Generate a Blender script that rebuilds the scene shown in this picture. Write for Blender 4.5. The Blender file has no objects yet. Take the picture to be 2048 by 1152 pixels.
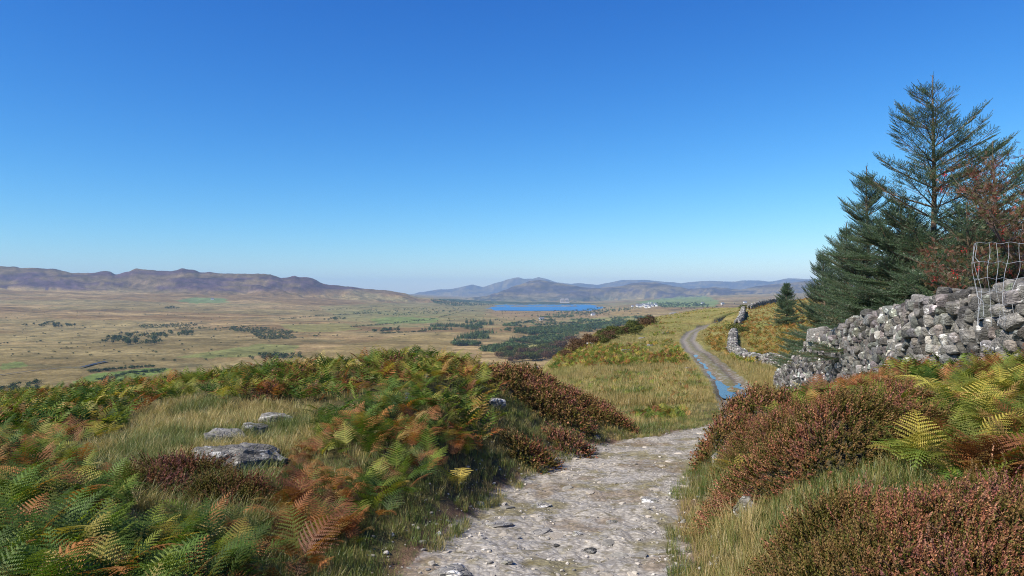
import bpy, math, random
import numpy as np
from mathutils import Vector, Matrix
import time as _t
_T0=_t.time()
def tick(n): print('T', n, round(_t.time()-_T0,1))
random.seed(7)
RNG = np.random.default_rng(11)
SC = bpy.context.scene
COL = SC.collection
F = 1500.0            # focal length in pixels of the 2048 px wide frame
HZ = 585.0            # image row of eye level

# ------------------------------------------------------------------ helpers
def smooth(e0, e1, x):
    t = np.clip((x - e0) / (e1 - e0), 0, 1)
    return t * t * (3 - 2 * t)

_P = np.random.default_rng(3).random((256, 256))
def vn(x, y, s=0):
    x = np.asarray(x, float) + s * 17.31; y = np.asarray(y, float) + s * 9.77
    xi = np.floor(x).astype(np.int64); yi = np.floor(y).astype(np.int64)
    fx = x - xi; fy = y - yi
    fx = fx * fx * (3 - 2 * fx); fy = fy * fy * (3 - 2 * fy)
    a = _P[xi % 256, yi % 256]; b = _P[(xi + 1) % 256, yi % 256]
    c = _P[xi % 256, (yi + 1) % 256]; d = _P[(xi + 1) % 256, (yi + 1) % 256]
    return (a * (1 - fx) + b * fx) * (1 - fy) + (c * (1 - fx) + d * fx) * fy
def fbm(x, y, o=4, s=0):
    r = 0; amp = 1; tot = 0
    for i in range(o):
        r = r + amp * vn(x * 2 ** i, y * 2 ** i, s + i * 3); tot += amp; amp *= .5
    return r / tot
def _h3(a, b, c):
    h = (a.astype(np.int64) * 73856093) ^ (b.astype(np.int64) * 19349663) ^ (c.astype(np.int64) * 83492791)
    return (h & 1023) / 1023.0
def vn3(p):
    i = np.floor(p).astype(np.int64); f = p - i; f = f * f * (3 - 2 * f)
    r = 0
    for dx in (0, 1):
        for dy in (0, 1):
            for dz in (0, 1):
                w = (f[:, 0] if dx else 1 - f[:, 0]) * (f[:, 1] if dy else 1 - f[:, 1]) * (f[:, 2] if dz else 1 - f[:, 2])
                r = r + w * _h3(i[:, 0] + dx, i[:, 1] + dy, i[:, 2] + dz)
    return r

def mesh(name, V, Fc, C=None, mat=None, smooth_sh=False):
    """V (n,3), Fc (m,3) or (m,4) faces, C (n,3) linear colours"""
    V = np.ascontiguousarray(V, np.float32); Fc = np.ascontiguousarray(Fc, np.int32)
    me = bpy.data.meshes.new(name)
    k = Fc.shape[1]
    me.vertices.add(len(V)); me.vertices.foreach_set('co', V.ravel())
    me.loops.add(Fc.size); me.loops.foreach_set('vertex_index', Fc.ravel())
    me.polygons.add(len(Fc))
    me.polygons.foreach_set('loop_start', np.arange(0, Fc.size, k, dtype=np.int32))
    me.polygons.foreach_set('loop_total', np.full(len(Fc), k, np.int32))
    me.polygons.foreach_set('use_smooth', np.full(len(Fc), smooth_sh))
    me.update(calc_edges=True)
    if C is not None:
        at = me.color_attributes.new('Col', 'FLOAT_COLOR', 'POINT')
        at.data.foreach_set('color', np.column_stack([C, np.ones(len(C))]).astype(np.float32).ravel())
    if mat: me.materials.append(mat)
    return me

def link(name, me, parent=None, loc=None):
    o = bpy.data.objects.new(name, me); COL.objects.link(o)
    if parent is not None: o.parent = parent
    if loc is not None: o.location = loc
    return o
def tag(o, label=None, cat=None, group=None, kind=None):
    if label: o['label'] = label
    if cat: o['category'] = cat
    if group: o['group'] = group
    if kind: o['kind'] = kind
    return o
def empty(name, loc=(0, 0, 0)):
    o = bpy.data.objects.new(name, None); COL.objects.link(o); o.location = loc
    o.empty_display_size = .2
    return o

class Bag:
    """collects geometry to make one mesh"""
    def __init__(s): s.V = []; s.T = []; s.C = []; s.n = 0
    def add(s, V, T, C):
        s.V.append(V); s.T.append(T + s.n); s.C.append(np.broadcast_to(C, V.shape)); s.n += len(V)
    def make(s, name, mat, sm=False):
        return mesh(name, np.concatenate(s.V), np.concatenate(s.T), np.concatenate(s.C), mat, sm)

def rots(k, yaw=None, tilt=0.3, rng=RNG):
    """k rotation matrices: yaw about z then a lean of up to tilt radians in a random direction"""
    if yaw is None: yaw = rng.random(k) * 2 * np.pi
    t = rng.random(k) * tilt; ax = rng.random(k) * 2 * np.pi
    c, s = np.cos(yaw), np.sin(yaw); Z = np.zeros(k); O = np.ones(k)
    Rz = np.array([[c, -s, Z], [s, c, Z], [Z, Z, O]]).transpose(2, 0, 1)
    ux, uy = np.cos(ax), np.sin(ax); ct, st = np.cos(t), np.sin(t)
    Rt = np.array([[ct + ux * ux * (1 - ct), ux * uy * (1 - ct), uy * st],
                   [uy * ux * (1 - ct), ct + uy * uy * (1 - ct), -ux * st],
                   [-uy * st, ux * st, ct]]).transpose(2, 0, 1)
    return Rt @ Rz
def frames(d, rng=RNG):
    """rotation matrices taking +z to directions d (k,3) with random roll"""
    d = d / np.linalg.norm(d, axis=1, keepdims=True)
    r = rng.normal(size=d.shape); x = np.cross(r, d); x /= np.linalg.norm(x, axis=1, keepdims=True)
    return np.stack([x, np.cross(d, x), d], axis=2)

def merge(bag, proto, pos, R, sc, col):
    """copies of proto (V,T,C) at pos, rotated R, scaled sc, tinted col"""
    V, T, C = proto; k = len(pos)
    if k == 0: return
    sc = np.broadcast_to(np.asarray(sc, float).reshape(-1, 1) if np.ndim(sc) < 2 else sc, (k, 3))
    P = np.einsum('kij,knj->kni', R, V[None] * sc[:, None, :]) + pos[:, None, :]
    Cc = C[None] * col[:, None, :]
    Tt = (T[None] + (np.arange(k) * len(V))[:, None, None]).reshape(-1, T.shape[1])
    bag.add(P.reshape(-1, 3), Tt, Cc.reshape(-1, 3))

# ------------------------------------------------------------------ materials
def new_mat(name):
    m = bpy.data.materials.new(name); m.use_nodes = True
    nt = m.node_tree; nt.nodes.clear()
    return m, nt
def N(nt, t, **kw):
    n = nt.nodes.new(t)
    for k, v in kw.items():
        if k in n.inputs: n.inputs[k].default_value = v
        else: setattr(n, k, v)
    return n
def noise(nt, vec, scale, detail=5, rough=.6, dist=0):
    n = N(nt, 'ShaderNodeTexNoise'); n.inputs['Scale'].default_value = scale; n.inputs['Detail'].default_value = detail
    n.inputs['Roughness'].default_value = rough; n.inputs['Distortion'].default_value = dist
    nt.links.new(vec, n.inputs['Vector']); return n.outputs['Fac']
def ramp(nt, fac, stops):
    r = N(nt, 'ShaderNodeValToRGB'); el = r.color_ramp.elements
    while len(el) < len(stops): el.new(.5)
    for e, (p, c) in zip(el, stops):
        e.position = p; e.color = (c, c, c, 1) if np.isscalar(c) else (*c, 1)
    nt.links.new(fac, r.inputs['Fac']); return r.outputs['Color']
def mix(nt, fac, a, b, mode='MIX'):
    m = N(nt, 'ShaderNodeMix', data_type='RGBA', blend_type=mode)
    for sck, v in (('Factor', fac), ('A', a), ('B', b)):
        inp = [i for i in m.inputs if i.name == sck and (i.type == 'VALUE' if sck == 'Factor' else i.type == 'RGBA')][0]
        if hasattr(v, 'links') or isinstance(v, bpy.types.NodeSocket): nt.links.new(v, inp)
        else: inp.default_value = v if sck == 'Factor' else ((v, v, v, 1) if np.isscalar(v) else (*v, 1))
    return [o for o in m.outputs if o.type == 'RGBA'][0]
def col_attr(nt):
    a = N(nt, 'ShaderNodeAttribute', attribute_name='Col'); return a.outputs['Color']
def coords(nt, kind='Object'):
    return N(nt, 'ShaderNodeTexCoord').outputs[kind]
def geo_pos(nt):
    return N(nt, 'ShaderNodeNewGeometry').outputs['Position']
def finish(nt, col, rough=.8, spec=.3, bump=None, bstr=.5, bdist=.02):
    p = N(nt, 'ShaderNodeBsdfPrincipled')
    if isinstance(col, bpy.types.NodeSocket): nt.links.new(col, p.inputs['Base Color'])
    else: p.inputs['Base Color'].default_value = (*col, 1)
    p.inputs['Roughness'].default_value = rough; p.inputs['Specular IOR Level'].default_value = spec
    if bump is not None:
        b = N(nt, 'ShaderNodeBump'); b.inputs['Strength'].default_value = bstr; b.inputs['Distance'].default_value = bdist
        nt.links.new(bump, b.inputs['Height']); nt.links.new(b.outputs['Normal'], p.inputs['Normal'])
    o = N(nt, 'ShaderNodeOutputMaterial'); nt.links.new(p.outputs[0], o.inputs[0]); return p

def leaf_mat(name, trans=.3, gloss=.05, rough=.45, tint=(1.25, 1.2, .5)):
    m, nt = new_mat(name); c = col_attr(nt)
    d = N(nt, 'ShaderNodeBsdfDiffuse'); t = N(nt, 'ShaderNodeBsdfTranslucent'); g = N(nt, 'ShaderNodeBsdfGlossy')
    g.inputs['Roughness'].default_value = rough; g.inputs['Color'].default_value = (.9, .9, .9, 1)
    nt.links.new(c, d.inputs['Color']); nt.links.new(mix(nt, 1.0, c, tint, 'MULTIPLY'), t.inputs['Color'])
    a = N(nt, 'ShaderNodeMixShader'); a.inputs[0].default_value = trans
    nt.links.new(d.outputs[0], a.inputs[1]); nt.links.new(t.outputs[0], a.inputs[2])
    b = N(nt, 'ShaderNodeMixShader'); b.inputs[0].default_value = gloss
    nt.links.new(a.outputs[0], b.inputs[1]); nt.links.new(g.outputs[0], b.inputs[2])
    o = N(nt, 'ShaderNodeOutputMaterial'); nt.links.new(b.outputs[0], o.inputs[0]); return m
M_fern = leaf_mat('bracken leaf', .32, .02, .6)
M_grass = leaf_mat('grass blade', .3, .04, .5, (1.1, 1.1, .7))
M_heather = leaf_mat('heather sprig', .15, .0, .6, (1.1, .9, .8))
M_needle = leaf_mat('spruce needle', .1, .06, .45, (1, 1.1, .8))
M_far = leaf_mat('distant foliage', .1, .0, .6, (1, 1, .7))
M_rowan = leaf_mat('rowan leaf', .25, .02, .5)

def attr_mat(name, rough=.85, spec=.2, nscale=30, amount=.35, bstr=.4, bdist=.01):
    m, nt = new_mat(name); g = geo_pos(nt); n = noise(nt, g, nscale, 5)
    c = mix(nt, 1.0, col_attr(nt), ramp(nt, n, [(.25, 1 - amount), (.75, 1 + amount)]), 'MULTIPLY')
    finish(nt, c, rough, spec, n, bstr, bdist); return m
M_bark = attr_mat('bark', .9, .2, 60, .4)

def rock_mat(name, white=.55, moss=.5, scale=1.0):
    m, nt = new_mat(name); g = geo_pos(nt)
    mp = N(nt, 'ShaderNodeMapping'); mp.inputs['Scale'].default_value = (1.0, 1.3, 2.6); mp.inputs['Rotation'].default_value = (.3, .5, .2)
    nt.links.new(g, mp.inputs['Vector']); gv = mp.outputs[0]
    n1 = noise(nt, gv, 5 * scale, 8, .65, .4); n2 = noise(nt, gv, 2.2 * scale, 4, .6); n3 = noise(nt, g, 40 * scale, 4, .7)
    v = N(nt, 'ShaderNodeTexVoronoi', feature='DISTANCE_TO_EDGE'); v.inputs['Scale'].default_value = 7 * scale
    nt.links.new(gv, v.inputs['Vector'])
    c = ramp(nt, n1, [(.3, (.09, .085, .078)), (.5, (.235, .22, .195)), (.7, (.40, .38, .335))])
    c = mix(nt, ramp(nt, n3, [(.35, .35), (.6, 0)]), c, (.10, .095, .08))
    c = mix(nt, ramp(nt, n2, [(white, 0), (white + .05, 1)]), c, (.66, .64, .585))
    n4 = noise(nt, g, 3.3 * scale, 5, .7)
    c = mix(nt, ramp(nt, n4, [(moss + .08, 0), (moss + .2, .7)]), c, (.13, .13, .05))
    vr = ramp(nt, v.outputs[0], [(0, 0), (.12, 1)])
    h = mix(nt, .35, n1, n3); h = mix(nt, .3, h, vr)
    c = mix(nt, 1.0, c, col_attr(nt), 'MULTIPLY')
    finish(nt, c, .85, .25, h, .9, .03); return m
M_rock = rock_mat('lichened rock', .57, .46, 2.0)
M_stone = rock_mat('dry stone', .60, .52, 1.6)
M_farstone = rock_mat('weathered wall stone', .6, .6, .8)

# ------------------------------------------------------------------ terrain
# (image column : list of (distance, height relative to the eye)); the hill the camera stands on
K = {
 -900: [(2.5,-1.5),(5,-1.5),(8,-1.6),(12,-2.0),(18,-3.2),(25,-4.8),(32,-7),(60,-15),(100,-28),(200,-60),(400,-98),(700,-112)],
 0:   [(2.5,-1.5),(5,-1.6),(8,-1.75),(12,-1.98),(18,-2.68),(25,-3.55),(32,-5.2),(60,-12),(100,-24),(200,-55),(400,-95),(700,-110)],
 300: [(2.5,-1.55),(5,-1.68),(8,-1.78),(12,-1.85),(16,-2.05),(20,-2.55),(26,-4.2),(60,-12),(100,-24),(200,-55),(400,-95),(700,-110)],
 600: [(2.5,-1.7),(4,-1.9),(5.5,-1.95),(8,-1.85),(11,-1.68),(14,-1.55),(17,-1.75),(20,-2.6),(26,-5),(60,-13),(100,-25),(200,-55),(400,-95),(700,-110)],
 750: [(2.5,-1.75),(4,-1.98),(5.5,-2.03),(7,-1.93),(9,-1.66),(11,-1.48),(13,-1.38),(15,-1.5),(18,-2.4),(24,-5),(60,-14),(100,-26),(200,-55),(400,-95),(700,-110)],
 850: [(2.5,-1.8),(5.5,-2.07),(7,-1.98),(9,-1.66),(11,-1.4),(13,-1.25),(15,-1.4),(18,-2.4),(24,-5),(60,-14),(100,-25),(200,-52),(400,-92),(700,-110)],
 960: [(2.5,-1.83),(5.5,-2.08),(7,-2.2),(8.4,-2.33),(10,-2.05),(12,-1.62),(14,-1.5),(16,-1.8),(20,-3.2),(26,-5.5),(60,-12),(100,-20),(200,-42),(400,-85),(700,-110)],
 1020:[(2.5,-1.83),(5.5,-2.08),(8.4,-2.33),(9.3,-2.4),(11,-2.15),(13,-1.75),(15,-1.62),(17,-1.9),(20,-3),(25,-5),(35,-6.5),(50,-8.5),(75,-12),(100,-15),(150,-22),(250,-40),(450,-78),(700,-108)],
 1100:[(2.5,-1.83),(5.5,-2.08),(8.4,-2.33),(11,-2.53),(13,-2.22),(15,-1.98),(17,-2.05),(20,-2.7),(25,-4),(35,-5),(50,-6),(75,-7.5),(100,-9.3),(130,-11.8),(180,-18),(250,-28),(400,-58),(700,-105)],
 1200:[(2.5,-1.83),(5.5,-2.08),(8.4,-2.33),(11,-2.53),(12.7,-2.66),(14,-2.62),(16,-2.66),(18,-2.9),(20,-3.3),(22,-3.7),(30,-4.6),(40,-5.1),(50,-5.45),(65,-5.9),(80,-6.3),(100,-6.6),(140,-7.3),(170,-9),(200,-13),(300,-30),(450,-62),(700,-100)],
 1300:[(2.5,-1.83),(5.5,-2.08),(8.4,-2.33),(11,-2.53),(14,-2.75),(16,-2.95),(18,-3.2),(22,-3.75),(30,-4.6),(37,-5.0),(50,-5.45),(65,-5.8),(80,-6.1),(100,-6.4),(140,-6.75),(200,-7.1),(240,-7.5),(280,-9.5),(350,-20),(500,-50),(800,-100)],
 1400:[(2.5,-1.8),(5.5,-2.0),(8.4,-2.28),(11,-2.5),(14,-2.75),(18,-3.15),(25,-3.95),(37.5,-5.0),(43,-5.05),(50,-5.2),(62,-5.4),(75,-5.75),(98,-6.2),(125,-6.7),(150,-7.0),(178,-7.3),(220,-7.3),(260,-7),(320,-6.9),(380,-9),(500,-25),(900,-100)],
 1440:[(2.5,-1.75),(5.5,-1.9),(8.4,-2.0),(10,-2.02),(11,-2.0),(12,-2.15),(14,-2.6),(18,-3.15),(25,-3.95),(32,-4.6),(40,-4.95),(50,-5.2),(62,-5.45),(75,-5.7),(98,-5.9),(125,-6.2),(150,-6.5),(178,-6.8),(220,-6.6),(260,-6.2),(320,-6.4),(380,-9),(500,-25),(900,-100)],
 1500:[(2.5,-1.7),(5.5,-1.75),(7,-1.8),(9,-1.82),(11,-1.8),(12,-1.85),(13,-1.98),(14.5,-2.35),(18,-3.1),(25,-3.9),(32,-4.5),(40,-4.8),(50,-5.2),(60,-5.65),(75,-5.7),(90,-5.5),(110,-5.3),(150,-5.0),(200,-4.6),(260,-4.9),(320,-6.5),(450,-20),(900,-95)],
 1600:[(2.5,-1.6),(5,-1.5),(7,-1.5),(9,-1.55),(11,-1.65),(13,-1.9),(16,-2.4),(20,-2.9),(26,-3.5),(33,-4.2),(45,-5.0),(55,-5.4),(65,-5.5),(80,-5.3),(110,-4.7),(150,-3.6),(200,-2.6),(250,-2.8),(350,-8),(900,-90)],
 1700:[(2.5,-1.5),(5,-1.35),(7,-1.3),(9,-1.32),(11,-1.42),(13,-1.6),(16,-1.95),(20,-2.35),(25,-2.9),(32,-3.8),(45,-4.6),(60,-4.8),(80,-4.4),(110,-3.4),(150,-1.8),(200,-.3),(250,.5),(350,-3),(900,-80)],
 1850:[(2.5,-1.4),(5,-1.2),(7,-1.15),(9,-1.18),(11,-1.25),(13,-1.4),(16,-1.6),(20,-1.9),(26,-2.4),(35,-3),(50,-3),(80,-2),(120,0),(200,4),(350,5),(900,-50)],
 2048:[(2.5,-1.35),(5,-1.1),(7,-1.0),(9,-1.05),(10.5,-1.1),(13,-1.2),(16,-1.3),(20,-1.5),(30,-1.8),(50,-1.5),(80,0),(120,3),(200,8),(350,12),(900,-20)],
 3000:[(2.5,-1.3),(5,-.95),(7,-.7),(9,-.6),(13,-.5),(20,-.3),(50,1),(120,7),(200,14),(350,22),(900,0)],
}
FARY = [900, 1200, 1600, 2000, 3000, 4000, 4700, 5600, 6400, 7500, 9000, 12000, 22000]
FARK = {
 -900:[-108,-106,-102,-96,-70,-30, 0, 40, 60, 60, 60, 60, 60],
 0:   [-112,-110,-108,-104,-82,-44,-6, 40, 60, 60, 60, 60, 60],
 300: [-112,-111,-108,-104,-86,-56,-22, 10, 30, 30, 30, 30, 30],
 600: [-112,-111,-109,-107,-94,-72,-48,-20, 0, 0, 0, 0, 0],
 800: [-112,-111,-110,-109,-102,-92,-80,-70,-60,-50,-40,-40,-40],
 960: [-112,-111,-110,-109,-108,-107,-107,-106,-104,-104,-110,-110,-110],
 1000:[-112,-111,-110,-109,-108.5,-108.8,-113,-118,-114,-110,-110,-110,-110],
 1180:[-112,-111,-110,-109,-107,-108,-113,-118,-114,-110,-110,-110,-110],
 1230:[-112,-111,-110,-106,-100,-98,-104,-106,-104,-98,-100,-110,-110],
 1300:[-112,-110,-106,-98,-88,-84,-84,-88,-88,-80,-80,-90,-90],
 1450:[-112,-108,-104,-96,-84,-80,-74,-66,-58,-46,-40,-40,-40],
 1600:[-108,-104,-100,-92,-80,-70,-60,-50,-40,-25,-10,0,0],
 2048:[-70,-80,-90,-90,-70,-50,-40,-30,-20,0,10,20,20],
 3000:[-40,-50,-60,-60,-50,-40,-30,-20,-10,0,10,20,20],
}
LY0, LY1, NLY = math.log(2.5), math.log(22000), 520
LYG = np.linspace(LY0, LY1, NLY)
def _tab():
    us = sorted(K); fu = sorted(FARK)
    far = np.array([np.interp(LYG, np.log(FARY), FARK[u]) for u in fu])
    UG = np.arange(-900, 3001, 10.0)
    near = []
    for u in us:
        ys = [math.log(p[0]) for p in K[u]]; zs = [p[1] for p in K[u]]
        near.append(np.interp(LYG, ys, zs))
    near = np.array(near)
    near_end = [math.log(K[u][-1][0]) for u in us]
    T = np.zeros((len(UG), NLY))
    for j in range(NLY):
        T[:, j] = np.interp(UG, us, near[:, j])
        fz = np.interp(UG, fu, far[:, j])
        w = smooth(math.log(600), math.log(1000), LYG[j])
        T[:, j] = T[:, j] * (1 - w) + fz * w
    k = np.exp(-.5 * (np.arange(-6, 7) / 2.2) ** 2); k /= k.sum()
    Tp = np.pad(T, ((6, 6), (0, 0)), 'edge'); T = sum(k[i] * Tp[i:i + len(UG)] for i in range(13))
    k = np.exp(-.5 * (np.arange(-5, 6) / 1.8) ** 2); k /= k.sum()
    Tp = np.pad(T, ((0, 0), (5, 5)), 'edge'); T = sum(k[i] * Tp[:, i:i + NLY] for i in range(11))
    return T
TAB = _tab()
def zbase(u, y):
    ui = np.clip((u + 900) / 10, 0, TAB.shape[0] - 1.001); yi = np.clip((np.log(y) - LY0) / (LY1 - LY0) * (NLY - 1), 0, NLY - 1.001)
    a = ui.astype(int); b = yi.astype(int); fa = ui - a; fb = yi - b
    return (TAB[a, b] * (1 - fa) + TAB[a + 1, b] * fa) * (1 - fb) + (TAB[a, b + 1] * (1 - fa) + TAB[a + 1, b + 1] * fa) * fb
# the farm track: centre line x(y) and height z(y)
TRY = [-6, 2, 4, 5.5, 8.4, 11, 12.7, 14, 16, 18, 25, 32, 37.5, 42.8, 48, 62, 75, 98, 125, 150, 178, 220, 260]
TRX = [-1.2, -.2, .04, .22, .80, 1.65, 2.5, 3.5, 4.9, 5.9, 8.05, 9.8, 11.15, 12.3, 13.25, 15.9, 18.2, 22.9, 30, 38, 48.8, 66.9, 86]
TZY = [-6, 2.5, 5.5, 8.4, 11, 14, 18, 25, 32, 36, 43.5, 46, 54, 57, 66, 75, 98, 125, 150, 178, 220, 260]
TZZ = [-1.5, -1.83, -2.08, -2.33, -2.53, -2.75, -3.15, -3.95, -4.65, -5.0, -5.0, -5.1, -5.1, -5.3, -5.35, -5.75, -6.2, -6.7, -7.0, -7.35, -7.6, -7.8]
_ty = np.linspace(-6, 260, 2661)
def _sm(a, n):
    p = np.pad(a, (n, n), 'reflect', reflect_type='odd'); k = np.hanning(2 * n + 1); k /= k.sum(); return np.convolve(p, k, 'valid')
_tx = _sm(np.interp(_ty, TRY, TRX), 14); _tz = np.interp(_ty, TZY, TZZ); _ts = np.gradient(_tx, _ty)
def track(x, y):
    """signed distance across the track (left negative) and the track's height there"""
    xc = np.interp(y, _ty, _tx); s = np.interp(y, _ty, _ts)
    return (x - xc) / np.sqrt(1 + s * s), np.interp(y, _ty, _tz)

RIDGES = [  # (distance, half depth front, crest line [(u, v)...], roughness)
 (6000, 1500, [(-900,520),(-400,528),(0,533),(60,535),(110,537),(140,545),(160,547),(200,543),(222,543),(229,548),(260,543),(272,536),(300,537),(330,541),(345,541),(362,537),(385,539),(400,544),(430,545),(500,547),(540,549),(563,556),(590,552),(625,556),(645,566),(690,572),(740,577),(790,584),(840,594),(880,602),(930,606),(960,612)], 10),
 (7200, 900, [(820,612),(870,598),(900,597),(940,600),(990,603),(1060,605),(1100,604),(1160,605),(1230,607),(1300,606),(1330,612)], 4),
 (10800, 2600, [(960,600),(1000,583),(1030,571),(1055,563),(1080,559),(1105,563),(1130,567),(1165,573),(1200,577),(1230,573),(1262,567),(1290,564),(1310,563),(1345,571),(1380,577),(1430,574),(1480,578),(1530,571),(1570,566),(1640,560),(1800,556),(2300,550),(3000,560)], 22),
 (19500, 2400, [(700,605),(800,592),(840,584),(880,578),(905,577),(930,572),(945,569),(965,573),(990,566),(1015,559),(1030,555),(1038,554),(1050,558),(1066,557),(1078,553),(1092,556),(1110,562),(1130,566),(1160,566),(1195,569),(1215,566),(1245,560),(1290,560),(1320,562),(1360,566),(1400,562),(1450,563),(1500,561),(1545,563),(1580,557),(1640,560),(1800,556),(3000,556)], 28),
]
_RU = np.arange(-900, 3001, 10.0); _RS = []
for _yc, _w, _cl, _rg in RIDGES:
    _k = np.exp(-.5 * (np.arange(-20, 21) / 7.) ** 2); _k /= _k.sum()
    _RS.append(np.convolve(np.pad(np.interp(_RU, [c[0] for c in _cl], [c[1] for c in _cl]), 20, 'edge'), _k, 'valid'))
def ridge(u, y):
    z = np.full(u.shape, -1e9); idx = np.full(u.shape, -1)
    for i, (yc, w, cl, rg) in enumerate(RIDGES):
        cv = np.interp(u, [c[0] for c in cl], [c[1] for c in cl])
        cv = cv + (fbm(u / (26. if i == 0 else 34.), u * 0 + i * 7.7, 4, 61 + i) - .5) * (7. if i == 0 else 5.)
        cvs = np.interp(u, _RU, _RS[i])
        x = (u - 1024) / F * y
        t = np.where(y < yc, (yc - y) / w, (y - yc) / (w * 1.2))
        sh = 1 - smooth(0, 1, np.clip(t, 0, 1)) if i != 0 else 1 - np.clip(t, 0, 1) ** 1.25 * (1.0)
        n = fbm(x / (55 * rg), y / (80 * rg), 5, i) - .5
        r = np.abs(fbm(x / (38 * rg), y / (30 * rg), 4, i + 9) - .5) * 2
        damp = np.clip(t * 3, 0.05, 1)
        k = smooth(.04, .35, t + (fbm(x / 300, y / 300, 3, i + 40) - .5) * .12); zc = -(cv * (1 - k) + cvs * k - HZ) / F * yc
        zz = -135 + (zc + 135) * sh + (n * 6.5 * rg - r * (12. if i == 0 else 11.) * rg) * damp * (sh > .02)
        if i == 0:   # craggy terraces on the near ridge
            q = 26.; f = np.mod(zz, q) / q
            zz = zz + (smooth(.15, .75, f) * q - f * q) * .2 * smooth(.5, .8, sh) * smooth(.35, .6, fbm(x / 500, y / 500, 3, 91))
        m = zz > z
        z = np.where(m, zz, z); idx = np.where(m, i, idx)
    return z, idx

def zfull(x, y, info=False):
    x = np.asarray(x, float); y = np.asarray(y, float)
    yy = np.maximum(y, 2.5); u = 1024 + F * np.clip(x / yy, -1.28, 1.31)
    z = zbase(u, yy) + .06 * np.maximum(0, 2.5 - y)
    # undulation: tussocks near, rolling ground far
    amp = .10 * smooth(2.5, 12, yy) * (1 - smooth(150, 500, yy))
    z = z + (fbm(x / 1.3, y / 1.3, 3, 1) - .5) * 2 * amp + (fbm(x / .35, y / .35, 2, 2) - .5) * .09 * (1 - smooth(30, 60, yy))
    z = z + (fbm(x / 14, y / 14, 4, 5) - .5) * 2.0 * smooth(50, 130, yy) * (1 - smooth(300, 900, yy))
    lake = smooth(975, 990, u) * (1 - smooth(1195, 1225, u)) * smooth(3900, 4500, yy) * (1 - smooth(6300, 6700, yy))
    z = z + (fbm(x / 260, y / 260, 5, 6) - .42) * 21 * smooth(500, 1300, yy) * (1 - lake) * (1 - .75 * smooth(950, 1000, u) * (1 - smooth(1200, 1250, u)) * smooth(2600, 3600, yy))
    rz, ri = ridge(u, yy)
    far = yy > 3800
    up = far & (rz > z); z = np.where(up, rz, z); ri = np.where(up, ri, -1)
    # outcrop hummocks on the middle hillside
    d, tz = track(x, yy)
    hw = 1.05 + .12 * (fbm(x * 0 + yy / 1.1, yy * 0 + np.sign(d) * 3.3, 3, 4) - .5) * 2
    w = smooth(hw - .38, hw + .40, np.abs(d)); w = np.maximum(w, smooth(215, 252, yy))
    rough = (fbm(x / .7, y / .7, 4, 21) - .5) * .11 + (np.abs(fbm(x / .22, y / .3, 3, 25) - .5)) * .07
    rough = rough * (1 - smooth(18, 30, yy))
    rut = -.13 * np.exp(-((d + .55) / .28) ** 2) - .11 * np.exp(-((d - .6) / .25) ** 2)
    basin = -.12 * np.exp(-((d + .15) / .75) ** 2) * smooth(35.2, 36.8, yy) * (1 - smooth(42.6, 44.4, yy)) + (fbm(x / .9, y / 1.4, 3, 27) - .5) * .16 * smooth(30, 36, yy) * (1 - smooth(66, 80, yy))
    tz2 = tz + rough + basin + rut * smooth(26, 36, yy)
    z = np.where(yy < 255, tz2 * (1 - w) + z * w, z)
    if info: return z, d, 1 - w, ri, u
    return z
def proj(x, y, z):
    return 1024 + F * x / y, HZ - F * z / y

# horizon table (which ground is hidden from the eye)
_ha = np.linspace(-1.0, 1.0, 401); _hy = np.exp(np.linspace(math.log(2.6), math.log(9000), 500))
_HX, _HY = np.meshgrid(_ha, _hy, indexing='ij'); _HZ = zfull(_HX * _HY, _HY)
_HV = HZ - F * _HZ / _HY
_HM = np.minimum.accumulate(_HV, axis=1)
def horizon_v(a, y):
    i = np.clip(np.round((a + 1.0) / 2 * 400).astype(int), 0, 400)
    j = np.clip(np.round((np.log(y) - math.log(2.6)) / (math.log(9000) - math.log(2.6)) * 499).astype(int) - 1, 0, 499)
    return _HM[i, j]
def pix(u, v, ymin=2.6, ymax=20000):
    """first ground point from ymin outwards seen at image position (u, v)"""
    ys = np.exp(np.linspace(math.log(ymin), math.log(ymax), 4000)); x = (u - 1024) / F * ys
    vv = HZ - F * zfull(x, ys) / ys
    k = np.nonzero(vv <= v)[0]
    i = k[0] if len(k) else int(np.argmin(vv))
    return Vector((x[i], ys[i], float(zfull(x[i:i + 1], ys[i:i + 1])[0])))

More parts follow.
